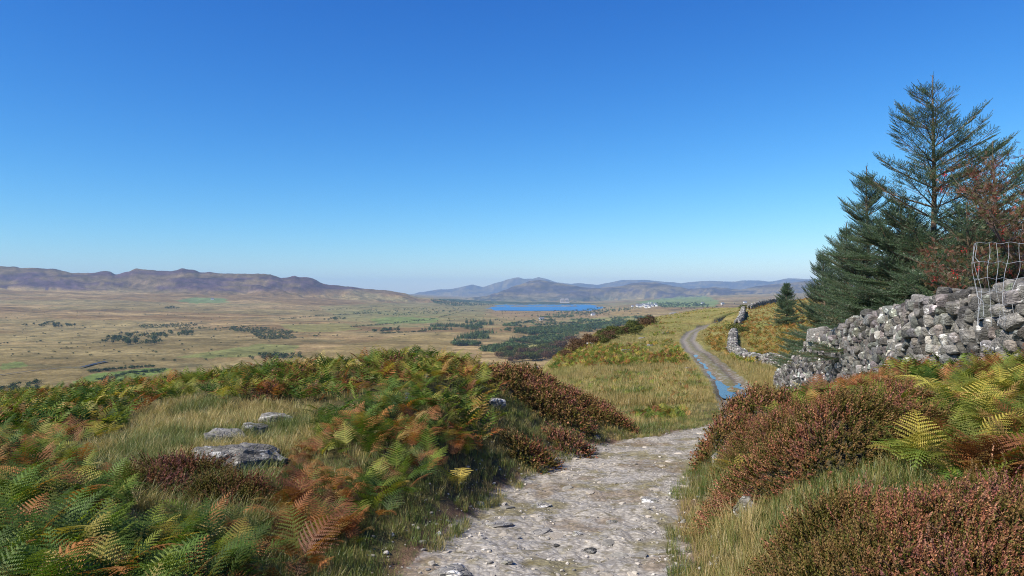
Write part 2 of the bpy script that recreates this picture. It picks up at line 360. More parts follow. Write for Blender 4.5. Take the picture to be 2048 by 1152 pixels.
# ------------------------------------------------------------------ zones of ground cover, outlined where they lie
def inpoly(u, v, poly):
    r = np.zeros(u.shape, bool); n = len(poly)
    for i in range(n):
        x1, y1 = poly[i]; x2, y2 = poly[(i + 1) % n]
        if y1 == y2: continue
        c = ((v >= min(y1, y2)) & (v < max(y1, y2)))
        r ^= c & (u < (x2 - x1) * (v - y1) / (y2 - y1) + x1)
    return r
GREEN, MIXED, RUST, HEATH, STRAW, SHORT, MEADOW, FIELD = 1, 2, 3, 4, 5, 6, 7, 8
ZN = [
 (STRAW, 2.5, 32, [(-900,700),(1440,700),(1440,1400),(-900,1400)]),
 (SHORT, 2.5, 32, [(640,1000),(700,880),(1000,880),(1130,850),(1440,850),(1440,1400),(640,1400)]),
 (MIXED, 2.5, 40, [(-900,700),(0,770),(260,745),(300,715),(420,705),(560,700),(660,690),(660,775),(600,790),(480,780),(380,770),(300,790),(240,830),(150,870),(0,880),(-900,900)]),
 (GREEN, 2.5, 40, [(-900,800),(0,870),(110,870),(180,900),(240,960),(420,1000),(480,1060),(520,1400),(-900,1500)]),
 (GREEN, 2.5, 9, [(400,1060),(470,1010),(560,1060),(600,1400),(400,1400)]),
 (RUST, 2.5, 40, [(560,900),(640,840),(720,980),(770,1040),(730,1110),(640,1160),(540,1300),(500,1090),(560,1010)]),
 (MIXED, 2.5, 40, [(640,690),(700,680),(860,668),(960,690),(1000,730),(985,800),(975,870),(930,930),(880,1000),(800,1030),(740,1000),(690,930),(630,860),(640,780)]),
 (GREEN, 2.5, 40, [(690,800),(800,760),(880,840),(900,930),(840,1010),(750,990),(680,900)]),
 (HEATH, 2.5, 40, [(960,728),(1060,722),(1130,740),(1190,790),(1260,850),(1180,870),(1110,850),(1030,820),(990,790)]),
 (STRAW, 2.5, 14, [(1380,880),(1440,880),(1520,1000),(1580,1100),(1560,1400),(1300,1400),(1330,1000)]),
 (SHORT, 2.5, 40, [(1420,760),(2900,700),(2900,1500),(1560,1500),(1560,1100),(1480,940)]),
 (MIXED, 2.5, 18, [(1590,770),(1680,720),(1800,700),(3000,650),(3000,960),(2048,950),(1950,930),(1850,870),(1760,820),(1650,800),(1600,800)]),
 (RUST, 2.5, 40, [(1640,745),(1780,720),(1880,770),(1850,850),(1760,830),(1660,795)]),
 (RUST, 2.5, 40, [(1900,840),(3000,830),(3000,950),(2048,950),(1960,930)]),
 (MEADOW, 30, 420, [(900,600),(1800,580),(1800,900),(900,900)]),
 (FIELD, 52, 420, [(1476,590),(2500,500),(2500,760),(1560,720),(1500,700),(1482,660)]),
 (FIELD, 60, 130, [(1415,655),(1460,655),(1466,700),(1440,705),(1412,690)]),
 (MIXED, 28, 420, [(1140,758),(1230,750),(1400,762),(1400,782),(1300,790),(1150,778)]),
 (MIXED, 20, 420, [(1250,830),(1290,812),(1370,815),(1380,850),(1340,862),(1262,852)]),
 (MIXED, 28, 420, [(1330,690),(1390,686),(1400,716),(1360,722),(1325,706)]),
 (MIXED, 60, 420, [(1100,700),(1180,690),(1290,690),(1300,706),(1200,722),(1110,725)]),
 (MIXED, 28, 420, [(1360,735),(1400,738),(1420,760),(1390,775),(1350,760)]),
 (GREEN, 30, 90, [(1000,715),(1110,712),(1120,735),(1000,740)]),
]
def zone(x, y, z):
    u, v = proj(x, y, z + .22)
    wn = np.clip(30 * 8 / y, 5, 30)
    u = u + (fbm(x / .8, y / .8, 3, 31) - .5) * 2 * wn * 1.5; v = v + (fbm(x / .8, y / .8, 3, 41) - .5) * wn
    r = np.zeros(u.shape, int)
    for zid, y0, y1, poly in ZN:
        r[inpoly(u, v, poly) & (y >= y0) & (y < y1)] = zid
    d_, _ = track(x, y)
    r[(r == MEADOW) & (fbm(x / 8, y / 12, 4, 45) > .57) & (np.abs(d_) > 2.2)] = MIXED
    return r

# ------------------------------------------------------------------ ground colours (the surface's own)
def C3(*c): return np.array(c, float)
VAL = [  # fields and moor patches in the valley: polygon, colour, weight
 ([(150,762),(190,748),(250,742),(300,735),(350,738),(300,752),(240,768),(160,775)], (.13,.20,.05), 1),
 ([(0,728),(40,722),(60,732),(0,740)], (.13,.19,.06), .8),
 ([(340,716),(430,702),(520,688),(600,690),(590,704),(480,716)], (.15,.18,.06), .8),
 ([(560,650),(690,646),(720,658),(660,664),(590,664)], (.19,.19,.07), .8),
 ([(350,602),(395,594),(450,597),(458,605),(390,608)], (.12,.20,.08), .9),
 ([(640,612),(760,606),(900,606),(980,612),(960,640),(800,650),(680,640)], (.17,.18,.08), .5),
 ([(735,638),(800,633),(880,637),(870,645),(760,648)], (.13,.19,.06), .85),
 ([(950,702),(1030,688),(1100,684),(1070,697),(1000,706)], (.25,.25,.09), .9),
 ([(1080,660),(1160,655),(1170,662),(1100,668)], (.24,.24,.09), .8),
 ([(1130,640),(1280,632),(1300,640),(1200,650)], (.20,.21,.08), .8),
 ([(1000,612),(1180,622),(1220,634),(1060,646),(980,632)], (.27,.18,.10), .6),
 ([(1270,604),(1330,596),(1410,592),(1440,602),(1430,614),(1330,614)], (.14,.22,.08), .9),
 ([(1200,616),(1300,612),(1340,622),(1270,634),(1210,626)], (.28,.20,.09), .8),
 ([(500,720),(600,706),(800,672),(905,664),(905,700),(600,740)], (.22,.17,.07), .8),
]
def ground_colour(x, y, z, d, tw, ri, u):
    n = len(x); u2, v2 = proj(x, np.maximum(y, 1), z)
    c = np.tile(C3(.085, .075, .032), (n, 1))
    g = fbm(x / 1.6, y / 1.6, 4, 50)[:, None]
    c = c * (.6 + .8 * g)
    # meadow
    m = smooth(24, 36, y)[:, None]
    g2 = fbm(x / 7, y / 7, 5, 52)[:, None]; g3 = fbm(x / 2.2, y / 2.2, 4, 53)[:, None]
    mead = C3(.21, .155, .06) * (1 - g2) * 1.3 + C3(.15, .165, .045) * g2 * 1.3
    mead = mead * (.7 + .6 * g3)
    c = c * (1 - m) + mead * m
    # valley floor
    vv = smooth(380, 650, y)[:, None]
    s1 = fbm(x / 420, y / 150, 5, 60)[:, None]; s2 = fbm(x / 90, y / 40, 5, 62)[:, None]; s3 = fbm(x / 900, y / 500, 3, 64)[:, None]
    t = smooth(.35, .65, s1)
    val = C3(.19, .125, .055) * (1 - t) + C3(.30, .215, .10) * t
    val = val * (.62 + .76 * s2)
    gm = smooth(.50, .64, s3) * .35 + (smooth(600, 760, u2) * (1 - smooth(1250, 1400, u2)) * smooth(1500, 2300, y))[:, None] * smooth(.45, .6, s1) * .45; gm = np.clip(gm, 0, .8); val = val * (1 - gm) + C3(.17, .17, .07) * gm
    dk = smooth(.60, .72, fbm(x / 60, y / 35, 4, 66))[:, None] * .45; val = val * (1 - dk) + C3(.07, .075, .04) * dk
    uw = u2 + (fbm(x / 60, y / 60, 3, 70) - .5) * 14; vw = v2 + (fbm(x / 60, y / 60, 3, 71) - .5) * 4
    fm = y > 600
    for poly, cc, w in VAL:
        k = (inpoly(uw, vw, poly) & fm)[:, None] * min(1, w * .8)
        val = val * (1 - k) + C3(*cc) * C3(1.02, 1.02, .95) * (.8 + .4 * s2) * k
    c = c * (1 - vv) + val * vv
    # hills
    a = smooth(.42, .58, fbm(x / 340, z / 22 + y / 1500, 5, 80))[:, None]
    b = fbm(x / 120, z / 9 + y / 900, 5, 81)[:, None]
    h0 = (C3(.085, .055, .068) * (1 - a) + C3(.145, .105, .062) * a) * (.35 + 1.2 * b)
    lo = smooth(0, 1, (v2 - 560) / 26)[:, None] * smooth(-60, 60, -z + 60)[:, None] * .0
    far = (C3(.07, .058, .07) * (1 - a) + C3(.16, .125, .075) * a) * (.3 + 1.4 * b)
    low = C3(.055, .075, .045) * (.6 + .8 * b)
    for i, hc in ((0, h0), (1, low), (2, far), (3, far)):
        k = (ri == i)[:, None]
        c = np.where(k, hc, c)
    k0 = (smooth(4400, 5200, y) * (1 - smooth(560, 600, v2)) * 0)[:, None]
    bl = ((ri == 0) * smooth(576, 592, v2 + (fbm(x / 300, y / 300, 4, 83) - .5) * 26))[:, None]; c = c * (1 - bl) + val * bl
    lw = ((ri == 2) * smooth(590, 602, v2) * .6)[:, None]; c = c * (1 - lw) + low * lw
    # bare rock where the near ridge is steep, and on hummocks of the middle hillside
    # track
    tw = tw[:, None]; stone = C3(.40, .365, .315) * (.75 + .5 * fbm(x / .6, y / .6, 3, 90)[:, None])
    ms = smooth(.50, .62, fbm(x / .42, y / .5, 4, 94))[:, None] * (.75 - .5 * np.exp(-((d - .1) / 2.) ** 2)[:, None] * 0); bs = smooth(.55, .66, fbm(x / .7, y / .7, 4, 97))[:, None] * .7
    stone = stone * (1 - ms) + C3(.21, .18, .075) * ms; stone = stone * (1 - bs) + C3(.23, .17, .115) * bs
    mud = C3(.17, .13, .085) * (.7 + .6 * g3)
    f = smooth(20, 34, y)[:, None]
    rutm = (np.exp(-((d + .55) / .32) ** 2) + np.exp(-((d - .6) / .3) ** 2))[:, None]
    midg = C3(.17, .16, .06)
    farT = midg * (1 - np.clip(rutm * 1.5, 0, 1)) + (C3(.27, .235, .19) * smooth(60, 80, y)[:, None] + mud * (1 - smooth(60, 80, y)[:, None])) * np.clip(rutm * 1.5, 0, 1)
    tc = stone * C3(1.0, 1, .96) * (1 - f) + farT * f
    k = smooth(.35, .75, tw)
    soil = C3(.15, .092, .06) * (.7 + .6 * g)
    ks = (smooth(.02, .4, tw[:, 0]) * (y < 16))[:, None]
    c = c * (1 - ks) + soil * ks
    return c * (1 - k) + tc * k

def ground_mat(name, near):
    m, nt = new_mat(name); g = geo_pos(nt); c = col_attr(nt)
    if near == 'path':
        n1 = noise(nt, g, 14, 8, .7, .5); n2 = noise(nt, g, 3.0, 5, .6); n3 = noise(nt, g, 70, 4, .7)
        v = N(nt, 'ShaderNodeTexVoronoi'); v.inputs['Scale'].default_value = 22; v.inputs['Randomness'].default_value = 1
        w = N(nt, 'ShaderNodeVectorMath', operation='ADD'); nn = N(nt, 'ShaderNodeTexNoise'); nn.inputs['Scale'].default_value = 9
        nt.links.new(g, nn.inputs['Vector']); sc = N(nt, 'ShaderNodeVectorMath', operation='SCALE'); sc.inputs['Scale'].default_value = .09
        nt.links.new(nn.outputs['Color'], sc.inputs[0]); nt.links.new(g, w.inputs[0]); nt.links.new(sc.outputs[0], w.inputs[1])
        nt.links.new(w.outputs[0], v.inputs['Vector'])
        cellv = N(nt, 'ShaderNodeSeparateColor'); nt.links.new(v.outputs['Color'], cellv.inputs[0])
        cell = cellv.outputs[0]
        c = mix(nt, 1.0, c, ramp(nt, cell, [(0, .84), (.5, 1.0), (1, 1.2)]), 'MULTIPLY')
        c = mix(nt, 1.0, c, ramp(nt, n1, [(.3, .72), (.7, 1.24)]), 'MULTIPLY')
        c = mix(nt, ramp(nt, n2, [(.5, 0), (.6, .75)]), c, (.34, .32, .285))
        mo = noise(nt, g, 5.5, 6, .7)
        c = mix(nt, ramp(nt, mo, [(.53, 0), (.63, .75)]), c, (.14, .115, .045))
        c = mix(nt, ramp(nt, v.outputs['Distance'], [(.35, 0), (.75, .5)]), c, (.11, .09, .06))
        h = mix(nt, .5, n1, n3); hv = ramp(nt, v.outputs['Distance'], [(0, 1), (.7, 0)]); h = mix(nt, .45, h, hv)
        finish(nt, c, .9, .15, h, .9, .018)
    elif near == 'ground':
        n1 = noise(nt, g, 6, 8, .7); n3 = noise(nt, g, 45, 4, .7)
        c = mix(nt, 1.0, c, ramp(nt, n1, [(.25, .55), (.75, 1.5)]), 'MULTIPLY')
        c = mix(nt, 1.0, c, ramp(nt, n3, [(.25, .7), (.75, 1.3)]), 'MULTIPLY')
        finish(nt, c, .95, .1, mix(nt, .5, n1, n3), .8, .08)
    else:
        n1 = noise(nt, g, .02, 8, .7); n2 = noise(nt, g, .12, 6, .75)
        c = mix(nt, 1.0, c, ramp(nt, n1, [(.32, .55), (.68, 1.45)]), 'MULTIPLY')
        c = mix(nt, 1.0, c, ramp(nt, n2, [(.3, .6), (.7, 1.4)]), 'MULTIPLY')
        finish(nt, c, 1.0, .0, n2, .6, 3.0)
    return m

def build_ground():
    a = np.concatenate([-np.geomspace(5, .78, 26)[:-1], np.arange(-.78, .78, .0022), np.geomspace(.78, 5, 26)])
    y = np.concatenate([np.exp(np.arange(math.log(2.5), math.log(22), .0048)), np.exp(np.arange(math.log(22), math.log(22000), .0088))])
    A, Y = np.meshgrid(a, y, indexing='ij'); X = A * Y
    shp = X.shape; x = X.ravel(); yy = Y.ravel()
    z, d, tw, ri, u = zfull(x, yy, True)
    c = ground_colour(x, yy, z, d, tw, ri, u)
    # drop the far sheet with the curve of things: keep sea level floor
    na, ny = shp
    i, j = np.meshgrid(np.arange(na - 1), np.arange(ny - 1), indexing='ij'); i = i.ravel(); j = j.ravel()
    Q = np.column_stack([i * ny + j, (i + 1) * ny + j, (i + 1) * ny + j + 1, i * ny + j + 1])
    qy = yy[Q[:, 0]]; qt = tw[Q].mean(1); qr = ri[Q[:, 0]]
    V = np.column_stack([x, yy, z])
    sel = {}
    sel['path'] = (qt > .5) & (qy < 250)
    sel['ground'] = (qy < 450) & ~sel['path']
    sel['valley'] = (qy >= 450) & (qr < 0)
    sel['ridge'] = (qy >= 450) & (qr == 0)
    sel['foothills'] = (qy >= 450) & (qr == 1)
    sel['mountains'] = (qy >= 450) & (qr >= 2)
    info = {'path': 'path', 'ground': 'ground'}
    labels = {'path': 'rough stony farm track winding down the hillside', 'ground': 'hillside of rough grass falling away from the camera',
              'valley': 'broad brown moorland valley with green fields', 'ridge': 'long craggy purple brown ridge across the valley',
              'foothills': 'low dark hills around the lake', 'mountains': 'hazy blue mountains on the horizon'}
    fm = ground_mat('moorland', 'far')
    mats = {'path': ground_mat('stony track', 'path'), 'ground': ground_mat('hill turf', 'ground')}
    for k, s in sel.items():
        q = Q[s]; used, inv = np.unique(q, return_inverse=True)
        me = mesh(k, V[used], inv.reshape(q.shape), c[used], mats.get(k, fm), True)
        tag(link(k, me), labels[k], kind='structure')
    # the hill behind the camera
    xs = np.linspace(-30, 30, 121); ys = np.linspace(-30, 2.5, 66)
    X, Y = np.meshgrid(xs, ys, indexing='ij'); x = X.ravel(); yy = Y.ravel()
    z, d, tw, ri, u = zfull(x, yy, True); z = z - .004 - .25 * smooth(3, 12, np.abs(x)) * 0
    c = ground_colour(x, np.maximum(yy, 2.5), z, d, tw * 0, ri, u)
    i, j = np.meshgrid(np.arange(120), np.arange(65), indexing='ij'); i = i.ravel(); j = j.ravel()
    Q = np.column_stack([i * 66 + j, (i + 1) * 66 + j, (i + 1) * 66 + j + 1, i * 66 + j + 1])
    tag(link('ground', mesh('ground_behind', np.column_stack([x, yy, z]), Q, c, mats['ground'], True)), 'turf of the hilltop behind the viewpoint', kind='structure')
build_ground(); tick('build_ground')

# ------------------------------------------------------------------ water
def water_mat(name, base, rough, ws, bstr=.15, bd=.02):
    m, nt = new_mat(name); g = geo_pos(nt)
    p = finish(nt, base, rough, .5, noise(nt, g, ws, 4), bstr, bd); p.inputs['IOR'].default_value = 1.33
    return m
def lake():
    pts = [(960,4560),(1010,4620),(1060,4540),(1120,4600),(1180,4560),(1225,4800),(1230,6400),(1200,6900),(1100,6900),(1000,6900),(940,6500),(955,5600)]
    V = np.array([((u - 1024) / F * y, y, -110.5) for u, y in pts]); n = len(V)
    V = np.vstack([V, V.mean(0)]); T = np.array([(i, (i + 1) % n, n) for i in range(n)])
    m = water_mat('lake water', (.03, .17, .36), .6, .02, .3, .6)
    tag(link('lake', mesh('lake', V, T, None, m)), 'blue lake below the mountains', kind='structure')
lake()
M_pud = water_mat('puddle water', (.035, .03, .02), .03, 9, .35, .02)
def puddle(y0, y1, dc, hw, z, label, seed):
    ys = np.linspace(y0, y1, 24); t = (ys - y0) / (y1 - y0)
    wdt = hw * np.sqrt(np.clip(1 - (2 * t - 1) ** 2, 0, 1)) ** .6 * (1 + .5 * (vn(ys / .9, ys * 0, seed) - .5)) + .01
    xc = np.interp(ys, _ty, _tx) + dc + .12 * (vn(ys / 1.5, ys * 0, seed + 5) - .5)
    s = np.sqrt(1 + np.interp(ys, _ty, _ts) ** 2)
    L = np.column_stack([xc - wdt * s, ys, ys * 0 + z]); R = np.column_stack([xc + wdt * s, ys, ys * 0 + z])
    V = np.vstack([L, R]); n = len(ys); Q = np.array([(i, n + i, n + i + 1, i + 1) for i in range(n - 1)])
    tag(link('puddle', mesh('puddle', V, Q, None, M_pud)), label, 'puddle', kind='thing')
puddle(36.0, 44.6, -.1, .7, -5.13, 'broad blue puddle filling the track beyond the heather', 1)
puddle(44.9, 55.2, -.50, .24, -5.215, 'long narrow puddle in the left rut above the broad puddle', 2)
puddle(55.8, 65.5, -.50, .28, -5.43, 'farthest thin strip of puddle in the rut before the bend', 3)
def brook():
    P = [(0,752),(60,744),(120,738),(160,737),(175,733),(195,728),(213,724)]
    pts = [pix(u, v, 600) for u, v in P]
    xs = []; 
    L = []; R = []
    for i, p in enumerate(pts):
        q0 = pts[max(0, i - 1)]; q1 = pts[min(len(pts) - 1, i + 1)]; dd = (q1 - q0).normalized(); nrm = Vector((-dd.y, dd.x, 0))
        w = 1.6 if i < 4 else 3.2
        L.append(p + nrm * w + Vector((0, 0, 1.6))); R.append(p - nrm * w + Vector((0, 0, 1.6)))
    V = np.array(L + R); n = len(L); Q = np.array([(i, n + i, n + i + 1, i + 1) for i in range(n - 1)])
    m = water_mat('stream water', (.03, .035, .045), .5, .3, .1, .1)
    tag(link('stream', mesh('stream', V, Q, None, m)), 'dark stream crossing the brown valley floor', kind='structure')
brook()

# ------------------------------------------------------------------ plant shapes
def frond(L, n, arch, seed, det=1, wid=.34):
    """one bracken frond rising from the origin and arching to +x"""
    r = np.random.default_rng(seed); V = []; T = []; C = []
    def tri(a, b, c, col):
        k = len(V); V.extend([a, b, c]); T.append((k, k + 1, k + 2)); C.extend([col] * 3)
    S = 12; ang = 0.15; p = np.zeros(3); pts = [p.copy()]; tang = []
    side = r.normal() * .1
    for i in range(S):
        t = i / S; th = ang + arch * t ** 1.2
        dvec = np.array([math.sin(th), side * t, math.cos(th)]); dvec /= np.linalg.norm(dvec); tang.append(dvec); p = p + dvec * L / S; pts.append(p.copy())
    tang.append(tang[-1]); pts = np.array(pts); tang = np.array(tang)
    stem = np.array([.9, .8, .45])
    for i in range(S):
        w = .0045 * (1 - i / S) + .0012; s = np.array([0, w, 0]); k = len(V)
        V.extend([pts[i] - s, pts[i] + s, pts[i + 1] + s * .8, pts[i + 1] - s * .8]); T.extend([(k, k + 1, k + 2), (k, k + 2, k + 3)]); C.extend([stem * 1.1] * 4)
    t0 = .34
    for i in range(n):
        t = t0 + (1 - t0) * (i + .3) / n; f = t * S; j = min(int(f), S - 1); ff = f - j
        o = pts[j] * (1 - ff) + pts[j + 1] * ff; tg = tang[j] * (1 - ff) + tang[j + 1] * ff
        up = np.cross(tg, np.array([0, 1, 0])); up = up / np.linalg.norm(up)
        if up[2] < 0: up = -up
        q = (t - t0) / (1 - t0)
        pl = L * wid * (1 - q) ** .85 * (.6 + .4 * min(1, q * 6)) + .012
        for sg in (-1, 1):
            lat = np.array([0, sg, 0]); d0 = lat * .92 + tg * (.38 + .3 * q) + up * (.15 * r.random() - .02); d0 /= np.linalg.norm(d0)
            pl2 = pl * (.88 + .24 * r.random()); droop = .18 + .25 * r.random(); shade = .8 + .4 * r.random()
            base = np.array([1., 1., 1.]) * shade
            if det == 0:
                m = 3; w = pl2 * .10 + .005
                a = o; b = o + d0 * pl2 * .5 + tg * w; c = o + d0 * pl2 - up * droop * pl2 * .5; e = o + d0 * pl2 * .45 - tg * w
                tri(a, b, c, base); tri(a, c, e, base); continue
            m = max(3, int(pl2 / (.022 if det == 2 else .034)))
            for h in range(m):
                s0 = (h + .25) / m; b0 = o + d0 * pl2 * s0 - up * droop * pl2 * s0 * s0 * .6
                ll = ((1 - t0) * L / n * (.72 if det == 2 else .74) * (1 - .75 * s0)) * (.85 + .3 * r.random()) * (.55 + .45 * (1 - q)); lw = pl2 / m * .50
                for s2 in (-1, 1):
                    e = tg * s2 * .93 + d0 * .35 - up * .12; e /= np.linalg.norm(e)
                    col = base * (.85 + .3 * r.random())
                    tri(b0 - d0 * lw, b0 + d0 * lw, b0 + e * ll, col)
    return np.array(V), np.array(T), np.array(C)
FR2 = [frond(.95, 12, .9 + .28 * i, 100 + i, 2, .36) for i in range(6)]
FR1 = [frond(.9, 8, .8 + .25 * i, 200 + i, 0, .36) for i in range(6)]
FR0 = [frond(.9, 10, .9 + .3 * i, 300 + i, 0, .38) for i in range(4)]
print('frond tris', len(FR2[0][1]), len(FR1[0][1]), len(FR0[0][1]))

def blades(n, h, spread, w, seed, segs=3, lean=.5):
    r = np.random.default_rng(seed); V = []; T = []; C = []
    for i in range(n):
        a = r.random() * 2 * math.pi; o = np.array([math.cos(a), math.sin(a), 0]) * spread * r.random() ** .5
        b = a + r.normal() * .7; dr = np.array([math.cos(b), math.sin(b), 0]); hh = h * (.55 + .6 * r.random()); ln = lean * (.2 + r.random())
        sd = np.array([-dr[1], dr[0], 0]); rr = r.random() * math.pi; sd = sd * math.cos(rr) + dr * math.sin(rr) * .6
        col = np.array([1, 1, 1.]) * (.7 + .6 * r.random()); k = len(V)
        for s in range(segs + 1):
            t = s / segs; p = o + dr * ln * hh * t * t + np.array([0, 0, hh * (t - .18 * ln * t * t)]); ww = w * (1 - t ** 1.5) * .5
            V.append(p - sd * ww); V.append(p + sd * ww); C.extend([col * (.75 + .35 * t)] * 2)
        for s in range(segs): 
            q = k + 2 * s; T.extend([(q, q + 1, q + 3), (q, q + 3, q + 2)])
    return np.array(V), np.array(T), np.array(C)
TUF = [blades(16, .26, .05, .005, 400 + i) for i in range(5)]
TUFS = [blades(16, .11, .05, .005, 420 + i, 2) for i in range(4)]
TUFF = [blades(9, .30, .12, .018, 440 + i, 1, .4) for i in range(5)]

def sprig(seed, full=True):
    r = np.random.default_rng(seed); V = []; T = []; C = []
    H = .13; n = 13 if full else 6
    lean = r.normal(size=2) * .25
    def P(t): return np.array([lean[0] * H * t, lean[1] * H * t, H * t])
    V.extend([P(0) - [.0015, 0, 0], P(0) + [.0015, 0, 0], P(.9)]); T.append((0, 1, 2)); C.extend([[.5, .32, .25]] * 3)
    for i in range(n):
        t = .15 + .85 * (i + .5) / n; a = i * 2.4 + r.random(); w = (.006 if full else .010) * (1.25 - .5 * t)
        l = (.020 if full else .034) * (1.2 - .55 * t)
        dr = np.array([math.cos(a), math.sin(a), 1.1 + .6 * r.random()]); dr /= np.linalg.norm(dr); sd = np.array([-math.sin(a), math.cos(a), 0])
        o = P(t); k = len(V); V.extend([o - sd * w * .3, o + sd * w, o + dr * l, o - sd * w * .8 + dr * l * .5]); T.extend([(k, k + 1, k + 2), (k, k + 2, k + 3)])
        fl = smooth(.3, .55, t) if full else smooth(.2, .5, t)
        c = np.array([.42, .5, .26]) * (1 - fl) + np.array([1.2, 1.02, .88]) * fl
        C.extend([c * (.75 + .5 * r.random())] * 4)
    return np.array(V), np.array(T), np.array(C)
SPR = [sprig(500 + i) for i in range(6)]; SPRF = [sprig(520 + i, False) for i in range(5)]

PAL = {
 GREEN: ([(.042, .078, .011), (.072, .112, .015), (.12, .145, .02), (.20, .18, .035), (.22, .095, .03), (.32, .25, .09)], [.38, .28, .16, .07, .08, .03]),  # darkest greens weighted up, putting the near slope's shade into the leaf colour
 MIXED: ([(.085, .120, .016), (.15, .165, .025), (.24, .20, .035), (.30, .19, .06), (.21, .085, .025), (.12, .055, .025)], [.27, .34, .19, .08, .09, .03]),
 RUST: ([(.19, .075, .024), (.25, .105, .034), (.13, .052, .022), (.22, .145, .045), (.10, .11, .02)], [.34, .22, .2, .12, .12]),
 FIELD: ([(.26, .115, .03), (.22, .145, .035), (.16, .14, .03), (.19, .085, .03), (.10, .11, .025)], [.3, .25, .2, .13, .12]),
}
def pick(zid, n, rng=RNG):
    p, w = PAL[zid]; c = 1.22 * np.array(p)[rng.choice(len(p), n, p=np.array(w) / sum(w))]
    return c * (.75 + .7 * rng.random((n, 1))) * (1 + .05 * rng.normal(size=(n, 3)))

def sample(n, u0, u1, y0, y1, e, rng=RNG):
    """points over the ground: e = 1 even per unit area times 1/y, e = 0 even in log distance"""
    r = rng.random(n)
    y = (y0 ** e + (y1 ** e - y0 ** e) * r) ** (1 / e) if e else y0 * (y1 / y0) ** r
    u = u0 + (u1 - u0) * rng.random(n); x = (u - 1024) / F * y
    z, d, tw, _, _ = zfull(x, y, True)
    return x, y, z, d, tw
def visible(x, y, z, top, margin=25):
    u, v = proj(x, y, z + top)
    return v < horizon_v(x / y, y) + margin

# ------------------------------------------------------------------ dry stone walls (paths first: plants keep clear of them)
WALL = [(7.1,8.6,.02),(7.15,10.4,0),(7.35,12.6,-.15),(8.2,15.5,-.30),(9.1,19,-.68),(9.8,23.5,-1.38),(11.2,29.5,-2.75),(12.7,35,-3.75),(16.5,44,-4.4),(19,51,-4.5),(19.6,57,-4.8),(19.0,61,-4.95),(20.3,69,-4.9),(25,85,-4.8),(29,98,-4.75)]
WALL2 = [(37.5,125,-4.75),(45,147,-4.2),(55.5,180,-3.5)]
WALL3 = [(62,196,-3.4),(70,212,-2.6),(84,238,-1.9)]
WP = np.array(WALL)
def wall_side(x, y):
    """x offset from the long wall (positive = field side)"""
    return x - np.interp(y, WP[:, 1], WP[:, 0])

# ------------------------------------------------------------------ where bushes and rocks stand (grass keeps clear of them)
BUSHES = []
def gp(u, y): return (u - 1024) / F * y, y
hl = 'heather bushes on the right bank'
for (u, y, r, h, lab) in [
    (1660, 6.3, .82, .46, 'largest purple brown heather bush, rounded, in the middle of the right bank'),
    (1850, 3.75, .55, .26, 'dark heather bush below the grassy gap at the right'),
    (2010, 3.75, .5, .24, 'heather bush cut by the right edge of the picture'),
    (1665, 4.3, .36, .2, 'low reddish heather bush beside the long straw grass'),
    (1740, 3.6, .52, .2, 'russet heather bush at the bottom edge right of the straw grass'),
    (1960, 3.3, .45, .18, 'heather bush at the bottom right corner of the bank'),
    (1500, 11.8, .5, .28, 'pinkish heather bush hiding the near edge of the broad puddle'),
    (1452, 11.2, .36, .32, 'small pink heather bush on the lip of the bank above the track'),
    (1575, 12.6, .5, .22, 'heather bush in front of the foot of the stone wall'),
    (1450, 10.1, .34, .28, 'brown heather bush overhanging the track edge'),
    (1510, 9.0, .34, .26, 'brown heather bush between the track edge and the largest heather'),
    (1540, 10.4, .45, .26, 'heather bush mixed with grass above the bank edge'),
    (1480, 8.0, .22, .16, 'small heather bush behind the yellow fern on the bank'),
    (1575, 8.3, .36, .28, 'heather bush behind the largest heather on its left'),
    (1775, 7.8, .4, .26, 'pink topped heather bush behind the largest heather by the bracken'),
]:
    x, yy = gp(u, y); BUSHES.append((x, yy, r, h, 'heather_bush', lab, hl, 1.3))
for i, (u, y, r, h) in enumerate([(1030,14.2,.6,.35),(1075,15.2,.6,.35),(1110,14.3,.6,.33),(1150,15.4,.6,.35),(1190,15.8,.6,.3),(1075,13.2,.34,.22),(1135,13.4,.36,.24),(1215,15.2,.5,.28),(1020,13.1,.4,.28),(1080,13.7,.5,.38)]):
    x, yy = gp(u, y); BUSHES.append((x, yy, r, h * .9, 'heather_bush', 'brown heather bush on the flank of the mound beside the bracken', 'brown heather bushes on the mound flank', 1.3, 1.1))
for (u, y, r, h, lab) in [(1052, 10.6, .36, .2, 'small pale brown heather bush near the left verge of the track'), (1137, 12.0, .33, .2, 'small brown heather bush low on the mound above the verge'),
    (360, 7.2, .42, .16, 'dark green heather bush in front of the flat grey rock'), (470, 6.6, .45, .2, 'dark heather bush in front of the big mossy boulder'), (300, 6.5, .3, .16, 'heather bush among the green bracken left of the boulders'),
    (590, 13.2, .45, .22, 'dead brown heather bush in the pale grass near the crest'), (560, 12, .3, .15, 'small dead heather bush below the crest in pale grass'), (790, 12.4, .42, .2, 'dark heather bush among the bracken on top of the mound')]:
    x, yy = gp(u, y); BUSHES.append((x, yy, r, h, 'heather_bush', lab, 'scattered heather bushes on the left', .7 if u in (360, 470, 300, 790) else .95))

